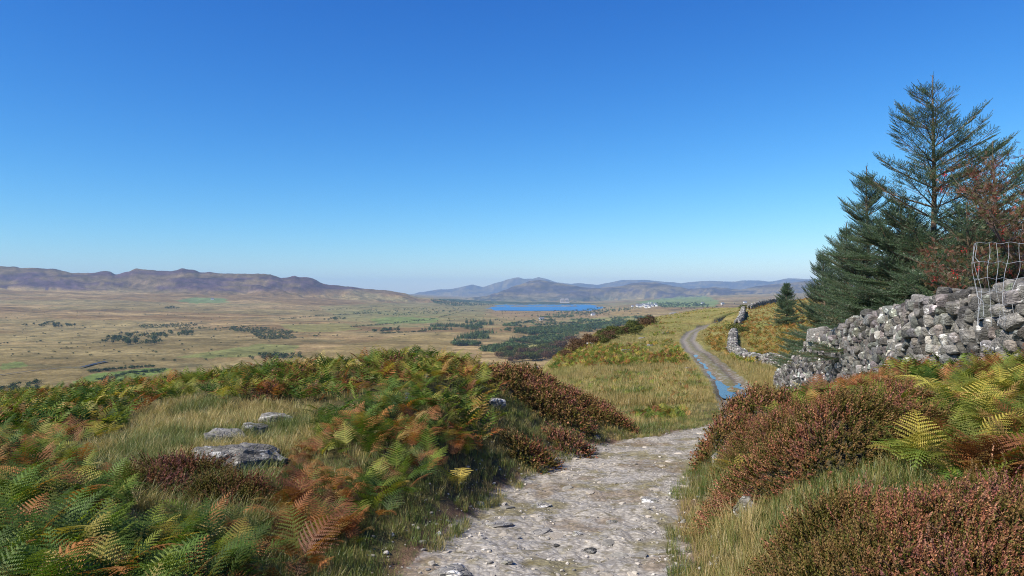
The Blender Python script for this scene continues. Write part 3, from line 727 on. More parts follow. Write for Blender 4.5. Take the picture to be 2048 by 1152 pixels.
R = [
 (492,905,195,62,'big mossy grey boulder with a white patch at its left end'),
 (452,868,90,40,'white speckled rock behind the big boulder'),
 (508,855,60,26,'dark grey slab leaning against the white speckled rock'),
 (553,833,72,26,'white and grey rock at the top of the group of boulders'),
 (356,840,34,10,'small white rock alone in the pale grass'),
 (345,940,120,24,'flat grey rock sunk in the heather left of the big boulder'),
 (401,908,40,34,'small dark upright rock beside the left end of the big boulder'),
 (458,843,26,12,'little grey rock between the pale grass and the white speckled rock'),
 (522,1144,22,30,'small pale stone in the grass at the bottom edge'),
 (843,712,26,18,'white rock among bracken on top of the mound'),
 (855,752,22,24,'white rock in the dark hollow of the mound'),
 (800,795,44,18,'white rock half hidden behind green fronds'),
 (996,806,34,26,'white rock between the bracken and the brown heather'),
 (982,884,14,10,'small white stone in the deep shade at the foot of the mound'),
 (1072,737,20,16,'small white rock on top of the brown heather slope'),
 (1240,843,26,18,'pale rock at the lower end of the brown heather'),
 (1165,863,14,12,'small pale stone in the grass above the verge'),
 (1195,875,16,12,'small grey stone just above the left verge of the track'),
 (1438,880,26,44,'dark and white rock in the cut bank at the right of the track'),
 (1432,915,16,30,'narrow white rock low in the right bank'),
 (1490,829,90,20,'broad pale slab on top of the right bank in the heather'),
 (1492,1008,48,46,'white and black rock below the yellow fern'),
]

CLEAR = [(b[0], b[1], b[2] * .74) for b in BUSHES]
for u_, v_, w_, h_, _l in R:
    p_ = pix(u_, v_ + h_ * .3); CLEAR.append((p_.x, p_.y - p_.y / F * w_ * .18, p_.y / F * w_ * .5))
def clear_of(x, y, f=1.0):
    ok = np.ones(x.shape, bool)
    for cx, cy, cr in CLEAR: ok &= (x - cx) ** 2 + (y - cy) ** 2 > (cr * f) ** 2
    return ok

# ------------------------------------------------------------------ bracken, grass
def scatter_bracken():
    bag = Bag()
    clump_spots = []
    def do(n, y0, y1, e, protos, sc0, sc1, thr, u0=-650, u1=2550):
        x, y, z, d, tw = sample(n, u0, u1, y0, y1, e)
        zn = zone(x, y, z); ok = np.isin(zn, (GREEN, MIXED, RUST, FIELD)) & (tw < .02) & (np.abs(d) > 1.5)
        ok &= visible(x, y, z, .8, 30) & ((wall_side(x, y) < -.38) | (wall_side(x, y) > .5))
        ok &= fbm(x / .9, y / .9, 3, 77) > thr
        if y0 < 24: ok &= clear_of(x, y, 1.0)
        x, y, z, zn = x[ok], y[ok], z[ok], zn[ok]; k = len(x)
        col = np.zeros((k, 3)); sc = sc0 + (sc1 - sc0) * RNG.random(k)
        patch = fbm(x / 2.2, y / 2.2, 3, 88)
        for zid in (GREEN, MIXED, RUST, FIELD):
            m = zn == zid; col[m] = pick(zid, m.sum())
        mm = (zn == FIELD); lowf = smooth(640, 700, proj(x, y, z)[1])
        col[mm] = col[mm] * (1 - .35 * lowf[mm, None]) + np.array([.20, .19, .035]) * .35 * lowf[mm, None]
        near_ = (zn == MIXED) & (y < 26); tq = fbm(x / 1.1, y / 1.1, 3, 89) + .06 * RNG.normal(size=k)
        m = near_ & (tq < .51); col[m] = pick(GREEN, m.sum()); m = near_ & (tq > .67) & (RNG.random(k) < .6); col[m] = pick(RUST, m.sum())
        rp = (zn != FIELD) & (patch > .62) & (RNG.random(k) < .5); col[rp] = pick(RUST, rp.sum())
        sc = sc * np.where(zn == RUST, .62, 1.0)
        pr = RNG.integers(0, len(protos), k)
        for i, p in enumerate(protos):
            m = pr == i
            merge(bag, p, np.column_stack([x, y, z - .04])[m], rots(m.sum(), tilt=.35), sc[m], col[m])
        return k
    a = do(14500, 2.9, 9.5, .9, FR2, .25, .50, .42)
    b = do(18500, 9.5, 24, .8, FR1, .32, .60, .40)
    c = do(16000, 24, 60, .4, FR0, .35, .6, .36)
    dd = do(42000, 52, 300, .2, FR0, .55, .95, .28, 1050, 2100)
    print('bracken', a, b, c, dd, bag.n)
    tag(link('bracken', bag.make('bracken', M_fern)), 'autumn bracken ground cover turning from green to rust', kind='stuff')
scatter_bracken(); tick('scatter_bracken')

def fern_clump(seed, zid):
    r = np.random.default_rng(seed); b = Bag(); n = 5 + seed % 3
    for i in range(n):
        p = FR2[r.integers(len(FR2))]; yw = np.array([i / n * 6.28 + r.random() * .7])
        merge(b, p, np.array([[r.normal() * .05, r.normal() * .05, -.03]]), rots(1, yw, .25, r), np.array([.36 + .22 * r.random()]), pick(zid, 1, r))
    return b.make('fern_clump', M_fern)
def place_clumps():
    protos = {GREEN: [fern_clump(600 + i, GREEN) for i in range(4)], MIXED: [fern_clump(610 + i, MIXED) for i in range(4)], RUST: [fern_clump(620 + i, RUST) for i in range(2)]}
    regs = [  # polygon in view, palette, label, group, count
     ([(0,900),(150,900),(300,1000),(450,1060),(480,1150),(0,1150)], GREEN, 'dark green bracken clump on the shaded slope at the bottom corner beside the grass', 'green bracken clumps of the near slope', 34, (3.0, 9)),
     ([(680,800),(840,740),(900,850),(900,930),(830,1010),(720,960)], GREEN, 'lush green bracken clump on the mound beside the track', 'green bracken clumps on the mound', 26, (6, 13)),
     ([(640,700),(880,680),(980,720),(960,780),(700,760)], MIXED, 'yellowing bracken clump on the crest of the mound', 'yellowing bracken clumps along the crest', 22, (9, 15)),
     ([(300,730),(600,705),(640,760),(320,780)], MIXED, 'bracken clump on the skyline above the pale grass', 'bracken clumps on the skyline', 24, (10, 22)),
     ([(570,920),(680,900),(760,1040),(600,1140)], RUST, 'low rust red dead bracken clump below the mound', 'rust red bracken clumps below the mound', 14, (4, 9)),
     ([(1640,780),(2040,730),(2040,940),(1850,880)], MIXED, 'green and yellow bracken clump growing below the stone wall', 'bracken clumps below the stone wall', 30, (4.5, 15)),
     ([(1940,870),(2048,860),(2048,940),(1960,930)], RUST, 'orange dead bracken clump under the green fronds near the wall', 'orange bracken clumps near the wall', 7, (4.5, 9)),
    ]
    for poly, zid, label, grp, cnt, (ya, yb) in regs:
        us = [p[0] for p in poly]; got = 0; tries = 0
        while got < cnt and tries < 60:
            tries += 1
            x, y, z, d, tw = sample(60, min(us), max(us), ya, yb, .8)
            u, v = proj(x, y, z + .3)
            ok = inpoly(u, v, poly) & (tw < .02) & (np.abs(d) > 1.6) & (np.abs(wall_side(x, y)) > .5) & visible(x, y, z, .5, 5)
            for i in np.nonzero(ok)[0]:
                if got >= cnt: break
                me = random.choice(protos[zid]); o = link('fern_clump', me, loc=(x[i], y[i], z[i] - .02))
                o.rotation_euler.z = random.random() * 6.28; s = random.uniform(.8, 1.15); o.scale = (s, s, s)
                tag(o, label, 'fern', grp); got += 1
place_clumps(); tick('place_clumps')
PAL[9] = ([(.36, .29, .06), (.30, .27, .06)], [.6, .4]); PAL[10] = ([(.26, .105, .035), (.21, .08, .03)], [.5, .5])
for (u, y, zid, sc, lab) in [(1478, 7.3, 9, 1.0, 'yellow fern on the bank above the white and black rock'), (1560, 9.6, MIXED, 1.2, 'green and rust fern rising behind the largest heather bush'), (1625, 10.8, RUST, 1.2, 'rust fern between the heather bushes below the wall end'), (1985, 6.2, 10, 1.05, 'big orange dead fern under the green fronds at the right edge'), (1905, 7.2, 9, 1.3, 'pale yellow fern with a long stalk right of the largest heather'), (905, 7.9, 9, .8, 'broken pale fern hanging over the left verge'),
        (1280, 21.5, GREEN, 1.4, 'green fern at the meadow edge left of the track'), (1335, 22, MIXED, 1.3, 'rust tipped fern at the meadow edge beside the track')]:
    x = (u - 1024) / F * y; me = fern_clump(700 + u, zid); o = link('fern_clump', me, loc=(x, y, float(zfull(np.array([x]), np.array([y]))[0]))); o.scale = (sc,) * 3; tag(o, lab, 'fern')

def scatter_grass():
    def cols(zn, x, y, n):
        c = np.zeros((n, 3)); r = RNG.random(n); pt = fbm(x / 1.8, y / 1.8, 3, 95)
        straw = np.array([(.44, .33, .14), (.37, .28, .11), (.29, .24, .075), (.18, .19, .05)])
        green = np.array([(.11, .15, .032), (.17, .18, .042), (.085, .12, .026), (.27, .22, .08)])
        mead = np.array([(.38, .27, .11), (.31, .23, .085), (.24, .19, .06), (.17, .16, .045)])
        i = RNG.integers(0, 4, n)
        c[:] = straw[i]
        s = (zn == SHORT) | ((zn != MEADOW) & (pt > .56)); c[s] = green[i[s]]
        m = zn == MEADOW; c[m] = mead[i[m]]
        g = m & (fbm(x / 6, y / 4, 4, 96) > .55); c[g] = (green[i[g]] + mead[i[g]]) * .55
        return c * (.95 + .6 * RNG.random((n, 1)))
    bag = Bag()
    def do(n, y0, y1, e, protos, s0, s1, zs, dens=0, u0=-650, u1=2550, hmul=1):
        x, y, z, d, tw = sample(n, u0, u1, y0, y1, e); zn = zone(x, y, z)
        lim = .86 + .30 * fbm(x / .6, y / .6, 3, 99)
        ok = (np.isin(zn, zs)) & ((tw < .5) & ((np.abs(d) > lim) | (y > 250))) & visible(x, y, z, .25, 10)
        ok &= (np.abs(wall_side(x, y)) > .3) | (y > 98)
        ok &= ~(np.isin(zn, (GREEN, MIXED)) & (RNG.random(n) < .7) & (y < 24))
        if y0 < 24: ok &= clear_of(x, y) | (RNG.random(n) < .16)
        if dens: ok &= fbm(x / .5, y / .5, 2, 97) > dens
        x, y, z, zn, d = x[ok], y[ok], z[ok], zn[ok], d[ok]; k = len(x)
        c = cols(zn, x, y, k); sc = s0 + (s1 - s0) * RNG.random(k)
        edge = smooth(.95, 1.9, np.abs(d)); sc = sc * np.where(x < np.interp(y, _ty, _tx), .35 + .65 * edge, .6 + .4 * edge)
        pr = RNG.integers(0, len(protos), k)
        for i, p in enumerate(protos):
            m = pr == i
            S = np.column_stack([sc, sc, sc * hmul])[m]
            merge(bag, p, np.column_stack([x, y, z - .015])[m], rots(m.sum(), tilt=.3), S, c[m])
        return k
    n1 = do(46000, 2.7, 14, .7, TUF, .7, 1.3, (STRAW,), 0, -650, 1250, .62)
    n1 += do(9000, 2.7, 12, .8, TUF, .7, 1.3, (STRAW,), 0, 1250, 2250)
    # the turf edge that creeps over the verge of the track
    m = 9000; y = 3 * (24 / 3.) ** RNG.random(m); side = np.where(RNG.random(m) < .6, -1, 1); dd = side * (.92 + RNG.random(m) ** 1.3 * 1.5)
    xe = np.interp(y, _ty, _tx) + dd * np.sqrt(1 + np.interp(y, _ty, _ts) ** 2); ze, de, te, _, _ = zfull(xe, y, True)
    ok = (fbm(xe / .5, y / .5, 3, 98) + .35 * (np.abs(de) - .9)) > .47; xe, y, ze = xe[ok], y[ok], ze[ok]; k = len(y)
    ce = cols(np.where(RNG.random(k) < .75, SHORT, STRAW), xe, y, k); pr = RNG.integers(0, 4, k); se = RNG.uniform(.5, 1.2, k)
    for i, p in enumerate(TUFS):
        mm = pr == i; merge(bag, p, np.column_stack([xe, y, ze - .01])[mm], rots(mm.sum(), tilt=.3), se[mm], ce[mm])
    n2 = do(56000, 2.7, 20, .7, TUFS, .7, 1.3, (SHORT, HEATH, RUST, GREEN, MIXED), .0)
    tick('g2')
    n3 = do(28000, 14, 40, .3, TUFF, .45, .8, (STRAW, SHORT, MEADOW))
    n4 = do(60000, 30, 330, .1, TUFF, .9, 1.5, (MEADOW, MIXED, GREEN), 0, 950, 1700)
    print('grass', n1, n2, n3, n4, bag.n)
    tag(link('grass', bag.make('grass', M_grass)), 'rough tufted grass, straw and green, over the hillside', kind='stuff')
scatter_grass(); tick('scatter_grass')

# ------------------------------------------------------------------ heather
def heather_bush(x, y, r, h, name, label, group, bloom=1.0, dens=1.0, cat='heather'):
    rng = np.random.default_rng(int(abs(x * 1000) + abs(y * 777)))
    h = h * .72; z0 = float(zfull(np.array([x]), np.array([y]))[0])
    root = empty(name, (x, y, z0)); tag(root, label, cat, group)
    near = y < 9.5
    n = int(dens * (2900 if near else 1000) * (1.5 if y < 5 else 1) * (r / .6) ** 2 * (1 if near else min(1.3, 12 / y)))
    q = np.sqrt(rng.random(n)) * 1.05; a = rng.random(n) * 6.283
    lob = 1 + .28 * (vn(np.cos(a) * 2 + x, np.sin(a) * 2 + y, 3) - .5) * 2
    px = x + q * r * lob * np.cos(a); py = y + q * r * lob * np.sin(a)
    bump = (fbm(px / .16, py / .16, 3, 7) - .5) * .22 + (fbm(px / .45, py / .45, 2, 8) - .5) * .35
    dome = h * (np.clip(1 - q ** 2.4, 0, 1)) * (1 + bump * 2.3)
    pz = zfull(px, py) + dome - .05
    out = np.column_stack([np.cos(a) * q, np.sin(a) * q, 1.2 - .8 * q]); out += rng.normal(size=out.shape) * .22
    dome = dome + .05 * np.maximum(0, rng.normal(size=n)) * (q < .95); pz = zfull(px, py) + dome - .05
    R = frames(out, rng)
    t = fbm(px / .3, py / .3, 3, 12)
    pal = np.array([(.215, .105, .062), (.195, .087, .070), (.165, .105, .052), (.115, .098, .035), (.26, .155, .10), (.08, .09, .03)])
    c = pal[rng.integers(0, 6, n)] * (.7 + .6 * rng.random((n, 1))) * bloom
    g = t > .56; c[g] = c[g] * .45 + np.array([.09, .11, .03]) * .55
    pk = (t < .40) & (rng.random(n) < .5); c[pk] = c[pk] * .5 + np.array([.24, .12, .14]) * .5
    b = Bag(); P = SPR if near else SPRF; sc = (.75 + .6 * rng.random(n)) * (min(1, .35 + y / 9.) if near else 1.25)
    pi = rng.integers(0, len(P), n)
    for i, p in enumerate(P):
        m = pi == i; merge(b, p, np.column_stack([px, py, pz])[m] - np.array([x, y, z0]), R[m], sc[m], c[m])
    link('sprigs', b.make('sprigs', M_heather), root)
    # woody heart of the bush, hidden between the sprigs
    k = 20; th = np.linspace(0, 2 * np.pi, k, endpoint=False); V = []; T = []
    for j in range(6):
        qq = j / 6 + .04
        lb = 1 + .28 * (vn(np.cos(th) * 2 + x, np.sin(th) * 2 + y, 3) - .5) * 2
        vx = x + qq * .95 * r * lb * np.cos(th); vy = y + qq * .95 * r * lb * np.sin(th)
        bz = (fbm(vx / .16, vy / .16, 3, 7) - .5) * .22 + (fbm(vx / .45, vy / .45, 2, 8) - .5) * .35
        vz = zfull(vx, vy) + h * (1 - qq ** 2.4) * (1 + bz * 2.3) * .93 - .10
        V.append(np.column_stack([vx, vy, vz]) - np.array([x, y, z0]))
        if j: T += [((j - 1) * k + i, (j - 1) * k + (i + 1) % k, j * k + (i + 1) % k, j * k + i) for i in range(k)]
    link('twigs', mesh('twigs', np.vstack(V), np.array(T), np.tile(C3(.06, .05, .028), (6 * k, 1)), M_bark, True), root)
for b_ in BUSHES: heather_bush(*b_)

# ------------------------------------------------------------------ rocks
def ico(sub):
    t = (1 + 5 ** .5) / 2
    V = [(-1, t, 0), (1, t, 0), (-1, -t, 0), (1, -t, 0), (0, -1, t), (0, 1, t), (0, -1, -t), (0, 1, -t), (t, 0, -1), (t, 0, 1), (-t, 0, -1), (-t, 0, 1)]
    T = [(0,11,5),(0,5,1),(0,1,7),(0,7,10),(0,10,11),(1,5,9),(5,11,4),(11,10,2),(10,7,6),(7,1,8),(3,9,4),(3,4,2),(3,2,6),(3,6,8),(3,8,9),(4,9,5),(2,4,11),(6,2,10),(8,6,7),(9,8,1)]
    V = [np.array(v, float) / np.linalg.norm(v) for v in V]
    for _ in range(sub):
        c = {}; nT = []
        def mid(a, b):
            k = (min(a, b), max(a, b))
            if k not in c:
                m = V[a] + V[b]; V.append(m / np.linalg.norm(m)); c[k] = len(V) - 1
            return c[k]
        for a, b, d in T:
            ab, bd, da = mid(a, b), mid(b, d), mid(d, a); nT += [(a, ab, da), (b, bd, ab), (d, da, bd), (ab, bd, da)]
        T = nT
    return np.array(V), np.array(T)
ICO = {i: ico(i) for i in (0, 1, 2, 3, 4)}
def stone(seed, sub=2, planes=9, rough=.05, flat=True):
    r = np.random.default_rng(seed); D, T = ICO[sub]
    n = r.normal(size=(planes, 3)); n /= np.linalg.norm(n, axis=1, keepdims=True); n = np.vstack([n, [[0, 0, 1], [0, 0, -1], [1, 0, 0], [-1, 0, 0], [0, 1, 0], [0, -1, 0]]])
    n = n + r.normal(size=n.shape) * .15; n /= np.linalg.norm(n, axis=1, keepdims=True)
    h = .72 + .28 * r.random(len(n)); dt = D @ n.T
    rad = np.where(dt > .05, h[None] / np.maximum(dt, .05), 9).min(axis=1); rad = np.minimum(rad, 1.25)
    rad = rad + (vn3(D * 2.5 + seed) - .5) * rough * 2 + (vn3(D * 7 + seed) - .5) * rough
    return D * rad[:, None], T, np.ones((len(D), 3))
def block(seed, sub=2, cuts=3, n=6., rough=.05):
    r = np.random.default_rng(seed); D, T = ICO[sub]
    rad = (np.abs(D) ** n).sum(1) ** (-1 / n)
    nn = r.normal(size=(cuts, 3)); nn /= np.linalg.norm(nn, axis=1, keepdims=True); dt = D @ nn.T; hh = .95 + .25 * r.random(cuts)
    rad = np.minimum(rad, np.where(dt > .05, hh[None] / np.maximum(dt, .05), 9).min(axis=1))
    V = D * (rad + (vn3(D * 2.2 + seed) - .5) * rough * 2)[:, None] * .88
    V[:, 0] += V[:, 2] * r.normal() * .25 + V[:, 1] * r.normal() * .2; V[:, 2] *= 1 + V[:, 0] * r.normal() * .22; V[:, 1] *= 1 + V[:, 2] * r.normal() * .15
    return V, T, np.ones((len(D), 3))
def rock_thing(u, v, wpx, hpx, label, group=None, ymin=2.6, deep=.8, seed=0, name='rock', yaw=None, ratio=.8, mat=None, white=1.0):
    p = pix(u, v + hpx * .3, ymin); px = p.y / F
    V, T, C = stone(900 + seed, 4 if wpx > 30 else 3, 12, .09)
    w = wpx * px / 2; hh = hpx * px * .54
    V = V * np.array([w, w * ratio, hh])
    rz = np.random.default_rng(seed).random() * 6.28 if yaw is None else yaw
    V = V + (vn3(V * 9 + seed)[:, None] - .5) * np.array([.0, .0, hh * .5])
    C = C * white * (.9 + .2 * vn3(V * 5)[:, None])
    o = link(name, mesh(name, V, T, C, mat or M_rock, False), loc=(p.x, p.y, p.z + hh * (.1)))
    o.rotation_euler = (random.uniform(-.12, .12), random.uniform(-.15, .15), rz * .15)
    tag(o, label, 'rock', group); return o
for i, (u, v, w, h, lab) in enumerate(R): rock_thing(u, v, w, h, lab, seed=i, white=.72 if i == 0 else (.62 if 'dark' in lab else 1.0))
for i, (u, v, w, h, lab) in enumerate([(1255,702,34,13,'jagged pale outcrop on the grassy hillside'), (1212,694,16,8,'small grey outcrop left of the jagged outcrop'), (1330,666,22,7,'pale scree outcrop near the skyline bend of the track'),
    (1282,676,16,5,'low grey outcrop between the jagged outcrop and the scree'), (1185,686,26,5,'flat pale outcrop among the brown bushes'), (1375,735,14,5,'pale rock in the grass left of the narrow puddle'),
    (1130,707,10,7,'tiny white rock on the bracken slope'), (1345,626,16,3,'low rocks on the far grassy ridge'), (1300,690,14,7,'tiny grey rock on the middle hillside')]):
    rock_thing(u, v, w, h, lab, seed=40 + i, ymin=30, white=1.0)

# stones lying on the track
def track_stones():
    bag = Bag(); protos = [stone(1000 + i, 1, 6, .05) for i in range(6)]
    n = 5000; x, y, z, d, tw = sample(n, 600, 1500, 3.2, 19, .6)
    ok = (np.abs(d) < 1.45) & ((np.abs(d) > .6) | (RNG.random(n) < .5)); x, y, z, d = x[ok], y[ok], z[ok], d[ok]; k = len(x)
    s = .006 + .016 * RNG.random(k) ** 3 + (RNG.random(k) < .02) * .018
    pr = RNG.integers(0, 6, k); c = np.array([(.33, .30, .25), (.42, .38, .31), (.25, .235, .21), (.52, .48, .42)])[RNG.integers(0, 4, k)] * (.8 + .4 * RNG.random((k, 1)))
    for i, p in enumerate(protos):
        m = pr == i; merge(bag, p, np.column_stack([x, y, z + s * .25])[m], rots(m.sum(), tilt=.6), np.column_stack([s, s * .8, s * .55])[m], c[m])
    n = 380; x, y, z, d, tw = sample(n, 600, 1500, 3.4, 16, .8); ok = np.abs(d) < 1.1; x, y, z = x[ok], y[ok], z[ok]; k = len(x); s = .02 + .05 * RNG.random(k) ** 2
    pr = RNG.integers(0, 6, k); c = np.array([(.34, .30, .24), (.42, .37, .29), (.25, .235, .20), (.47, .42, .34)])[RNG.integers(0, 4, k)] * (.8 + .4 * RNG.random((k, 1))); SB = [stone(1020 + i, 2, 5, .05) for i in range(6)]
    for i, p in enumerate(SB):
        m = pr == i; merge(bag, p, np.column_stack([x, y, z - s * .12])[m], rots(m.sum(), tilt=.25), np.column_stack([s * 1.2, s, s * .42])[m], c[m])
    tag(link('gravel', bag.make('gravel', attr_mat('gravel chips', .9, .15, 45, .35, .6, .01))), 'loose gravel and chips lying on the track', kind='stuff')
    L = [(1348,1135,46,22,'pale jagged stone on the right verge of the track'),(1115,1090,16,12,'black stone lying in the middle of the track'),(1155,1066,24,14,'grey stone with a dark face on the track'),(1225,1042,30,16,'greenish angular stone embedded in the track'),
         (1080,1063,44,14,'flat pinkish stone in the track'),(1010,1122,30,20,'pale block of stone low on the track'),(915,1062,14,12,'round white stone at the left edge of the track'),(878,1066,14,12,'small white stone by the brown soil edge'),
         (900,1140,90,46,'smooth rounded rock hump at the bottom left of the track'),(1000,1046,60,16,'long smooth slab near the left side of the track'),(1075,1010,50,12,'low pale slab in the upper part of the track'),(1300,1000,40,12,'pale slab near the right side of the track'),
         (1180,1098,36,14,'grey slab right of the black stone'),(845,1082,18,14,'grey stone in the brown soil edge')]
    for i, (u, v, w, h, lab) in enumerate(L):
        rock_thing(u, v, w, h * .6, lab, 'stones on the track', seed=70 + i, name='stone', white=.35 if 'black' in lab else 1.25)
track_stones(); tick('track_stones')

# ------------------------------------------------------------------ build the walls
def resample(P, step):
    P = np.array(P); seg = np.linalg.norm(np.diff(P[:, :2], axis=0), axis=1); s = np.concatenate([[0], np.cumsum(seg)])
    t = np.arange(0, s[-1], step); return np.column_stack([np.interp(t, s, P[:, i]) for i in range(3)]), t
SP2 = [block(1100 + i, 2, 2 + i % 3) if i % 4 else stone(1100 + i, 2, 4, .06) for i in range(14)]; SP1 = [block(1130 + i, 1, 2) for i in range(8)]
def wall(path, label, group=None, big=False):
    root = empty('stone_wall', (path[0][0], path[0][1], float(zfull(np.array([path[0][0]]), np.array([path[0][1]]))[0]))); tag(root, label, 'wall', group)
    off = np.array(root.location)
    P, t = resample(path, .05)
    tang = np.gradient(P[:, :2], axis=0); tang /= np.linalg.norm(tang, axis=1, keepdims=True); nrm = np.column_stack([-tang[:, 1], tang[:, 0]])
    # left face = +nrm (path runs away from the eye)
    r = np.random.default_rng(len(path) * 7)
    S = []  # stones: pos, size, dir index
    i = 0; n = len(P)
    def zt(i): return ZT[i]
    def ground(px, py): return float(zfull(np.array([px]), np.array([py]))[0])
    step_y = lambda y: .165 if y < 40 else (.30 if y < 110 else .5)
    GZ = {}
    for sd in (1, -1):
        gx = P[:, 0] + nrm[:, 0] * .3 * sd; gy = P[:, 1] + nrm[:, 1] * .3 * sd; GZ[sd] = zfull(gx, gy)
    ZT = P[:, 2] + (vn(t / .9, t * 0, 3) - .5) * .22
    for side in (1, -1, 0):
        i = 0
        lay = 0
        maxh = 1.9
        while lay < (13 if side else 1):
            i = int(r.integers(0, 5))
            while i < n:
                y = P[i, 1]; sz = 1.0 if y < 40 else (1.25 if y < 110 else 1.9)
                if side == -1 and y < 36 and lay % 2 == 1: i += 8; continue
                top = zt(i); w = (.12 + .36 * r.random() ** 1.8) * sz; hh = .165 * sz * (.8 + .5 * r.random())
                if side:
                    zz = lay * .165 * sz; th = .34 - .07 * min(1, zz)
                    px = P[i, 0] + nrm[i, 0] * th * side; py = P[i, 1] + nrm[i, 1] * th * side
                    g = GZ[side][i]; z = g + zz + .05
                    if z < top - .08:
                        S.append((px + nrm[i, 0] * side * r.normal() * .035, py + nrm[i, 1] * side * r.normal() * .035, z, w, (.2 + .12 * r.random()) * min(sz, 1.4), hh * 1.15, math.atan2(tang[i, 1], tang[i, 0]), sz))
                else:
                    for e in (-.2, .0, .2):
                        px = P[i, 0] + nrm[i, 0] * e; py = P[i, 1] + nrm[i, 1] * e
                        S.append((px, py, top - .05 + r.normal() * .035 + (.05 if e == 0 else 0), w * 1.15, .24 * min(sz, 1.4), hh * 1.3, math.atan2(tang[i, 1], tang[i, 0]), sz))
                i += max(3, int(w * .9 / .05))
            lay += 1
    S = np.array(S); k = len(S)
    # orientation: mostly laid flat along the wall, some upright
    yaw = S[:, 6] + r.normal(size=k) * .35
    Rm = rots(k, yaw, .42, r)
    size = np.column_stack([S[:, 3], S[:, 4], S[:, 5]]) * .52
    order = np.argsort(-(S[:, 3] * S[:, 5] / S[:, 1] ** 2))
    partn = 99 if big else 0
    seen = np.zeros(k, bool)
    pr = r.integers(0, 14, k); tint = (.30 + .95 * r.random((k, 1))) * (1 + .04 * r.normal(size=(k, 3))) * np.where(r.random((k, 1)) < .12, 1.7, 1.0)
    if big:
        meshes = [mesh('stone', V, T, C * tn, M_stone) for (V, T, C), tn in zip(SP2, np.linspace(.35, 1.3, 14))]
        cand = [j for j in order if proj(S[j, 0], S[j, 1], S[j, 2])[0] < 2060 and S[j, 1] < 30][:partn]
        for j in cand:
            o = link('stone', meshes[pr[j]], root); M = np.eye(4); M[:3, :3] = Rm[j] * size[j][None, :]; M[:3, 3] = S[j, :3] - off
            o.matrix_local = Matrix(M.tolist()); seen[j] = True
    bag = Bag()
    for q in range(14):
        m = (pr == q) & ~seen & (S[:, 1] < 40)
        merge(bag, SP2[q], S[m, :3] - off, Rm[m], size[m], tint[m])
        m = (pr == q) & ~seen & (S[:, 1] >= 40)
        merge(bag, SP1[q % 8], S[m, :3] - off, Rm[m], size[m], tint[m] * 1.1)
    o = link('stonework', bag.make('stonework', M_stone), root); tag(o, kind='stuff')
    # rubble filling between the faces
    V = []; Q = []
    for j in range(0, n, 6):
        g = min(GZ[1][j], GZ[-1][j]) - .3; tp = max(zt(j) - .2, g + .1)
        for sd, zz, th in ((1, g, .2), (1, tp, .13), (-1, tp, .13), (-1, g, .2)):
            V.append([P[j, 0] + nrm[j, 0] * th * sd, P[j, 1] + nrm[j, 1] * th * sd, zz])
    m = len(V) // 4
    for j in range(m - 1):
        for e in range(3): Q.append((j * 4 + e, j * 4 + e + 1, j * 4 + 4 + e + 1, j * 4 + 4 + e))
    link('core', mesh('core', np.array(V) - off, np.array(Q), np.full((len(V), 3), .3), M_stone), root)
    print('wall stones', k)
    return root
wall(WALL, 'long grey dry stone wall running from the spruces down to the track and round the bracken field', big=True)
wall(WALL2, 'short straight pale dry stone wall beyond the green bush')
wall(WALL3, 'low dark dry stone wall along the skyline of the bracken field')
# big boulders built into the wall top
def boulder(x, y, z, s, label, seed, rot=(0, 0, 0)):
    V, T, C = stone(1300 + seed, 4, 10, .06); V = V * np.array(s)
    o = link('boulder', mesh('boulder', V, T, C, M_stone), loc=(x, y, z)); o.rotation_euler = rot; tag(o, label, 'boulder')
boulder(7.28, 10.55, -.02, (.22, .62, .20), 'long flat topped grey boulder capping the wall behind the wire netting', 1, (.1, .12, .2))
boulder(7.2, 11.1, -.28, (.2, .3, .17), 'squarish grey boulder set under the long capping boulder', 2, (.1, .3, .3))
boulder(7.42, 12.6, -.22, (.26, .42, .16), 'large sloping slab on the wall left of the wire netting', 3, (.3, .1, -.3))
boulder(6.9, 10.2, -.72, (.2, .38, .16), 'dark rounded boulder bulging low from the wall below the netting', 4, (0, .1, .2))
boulder(9.75, 23.6, -1.36, (.42, .45, .34), 'dark round boulder at the dip of the wall under the spruce', 5)

# ------------------------------------------------------------------ trees
def tube(bag, pts, rad, sides, col):
    pts = np.array(pts); n = len(pts); tg = np.gradient(pts, axis=0); tg /= np.linalg.norm(tg, axis=1, keepdims=True) + 1e-9
    ref = np.array([0, 0, 1.]) if abs(tg[0][2]) < .9 else np.array([1., 0, 0])
    a = np.cross(tg, ref); a /= np.linalg.norm(a, axis=1, keepdims=True) + 1e-9; b = np.cross(tg, a)
    th = np.arange(sides) / sides * 2 * np.pi; rad = np.asarray(rad).reshape(-1, 1, 1)
    V = pts[:, None] + rad * (np.cos(th)[None, :, None] * a[:, None] + np.sin(th)[None, :, None] * b[:, None])
    T = []
    for i in range(n - 1):
        for s in range(sides):
            p, q = i * sides + s, i * sides + (s + 1) % sides; T += [(p, q, q + sides), (p, q + sides, p + sides)]
    bag.add(V.reshape(-1, 3), np.array(T), np.array(col))

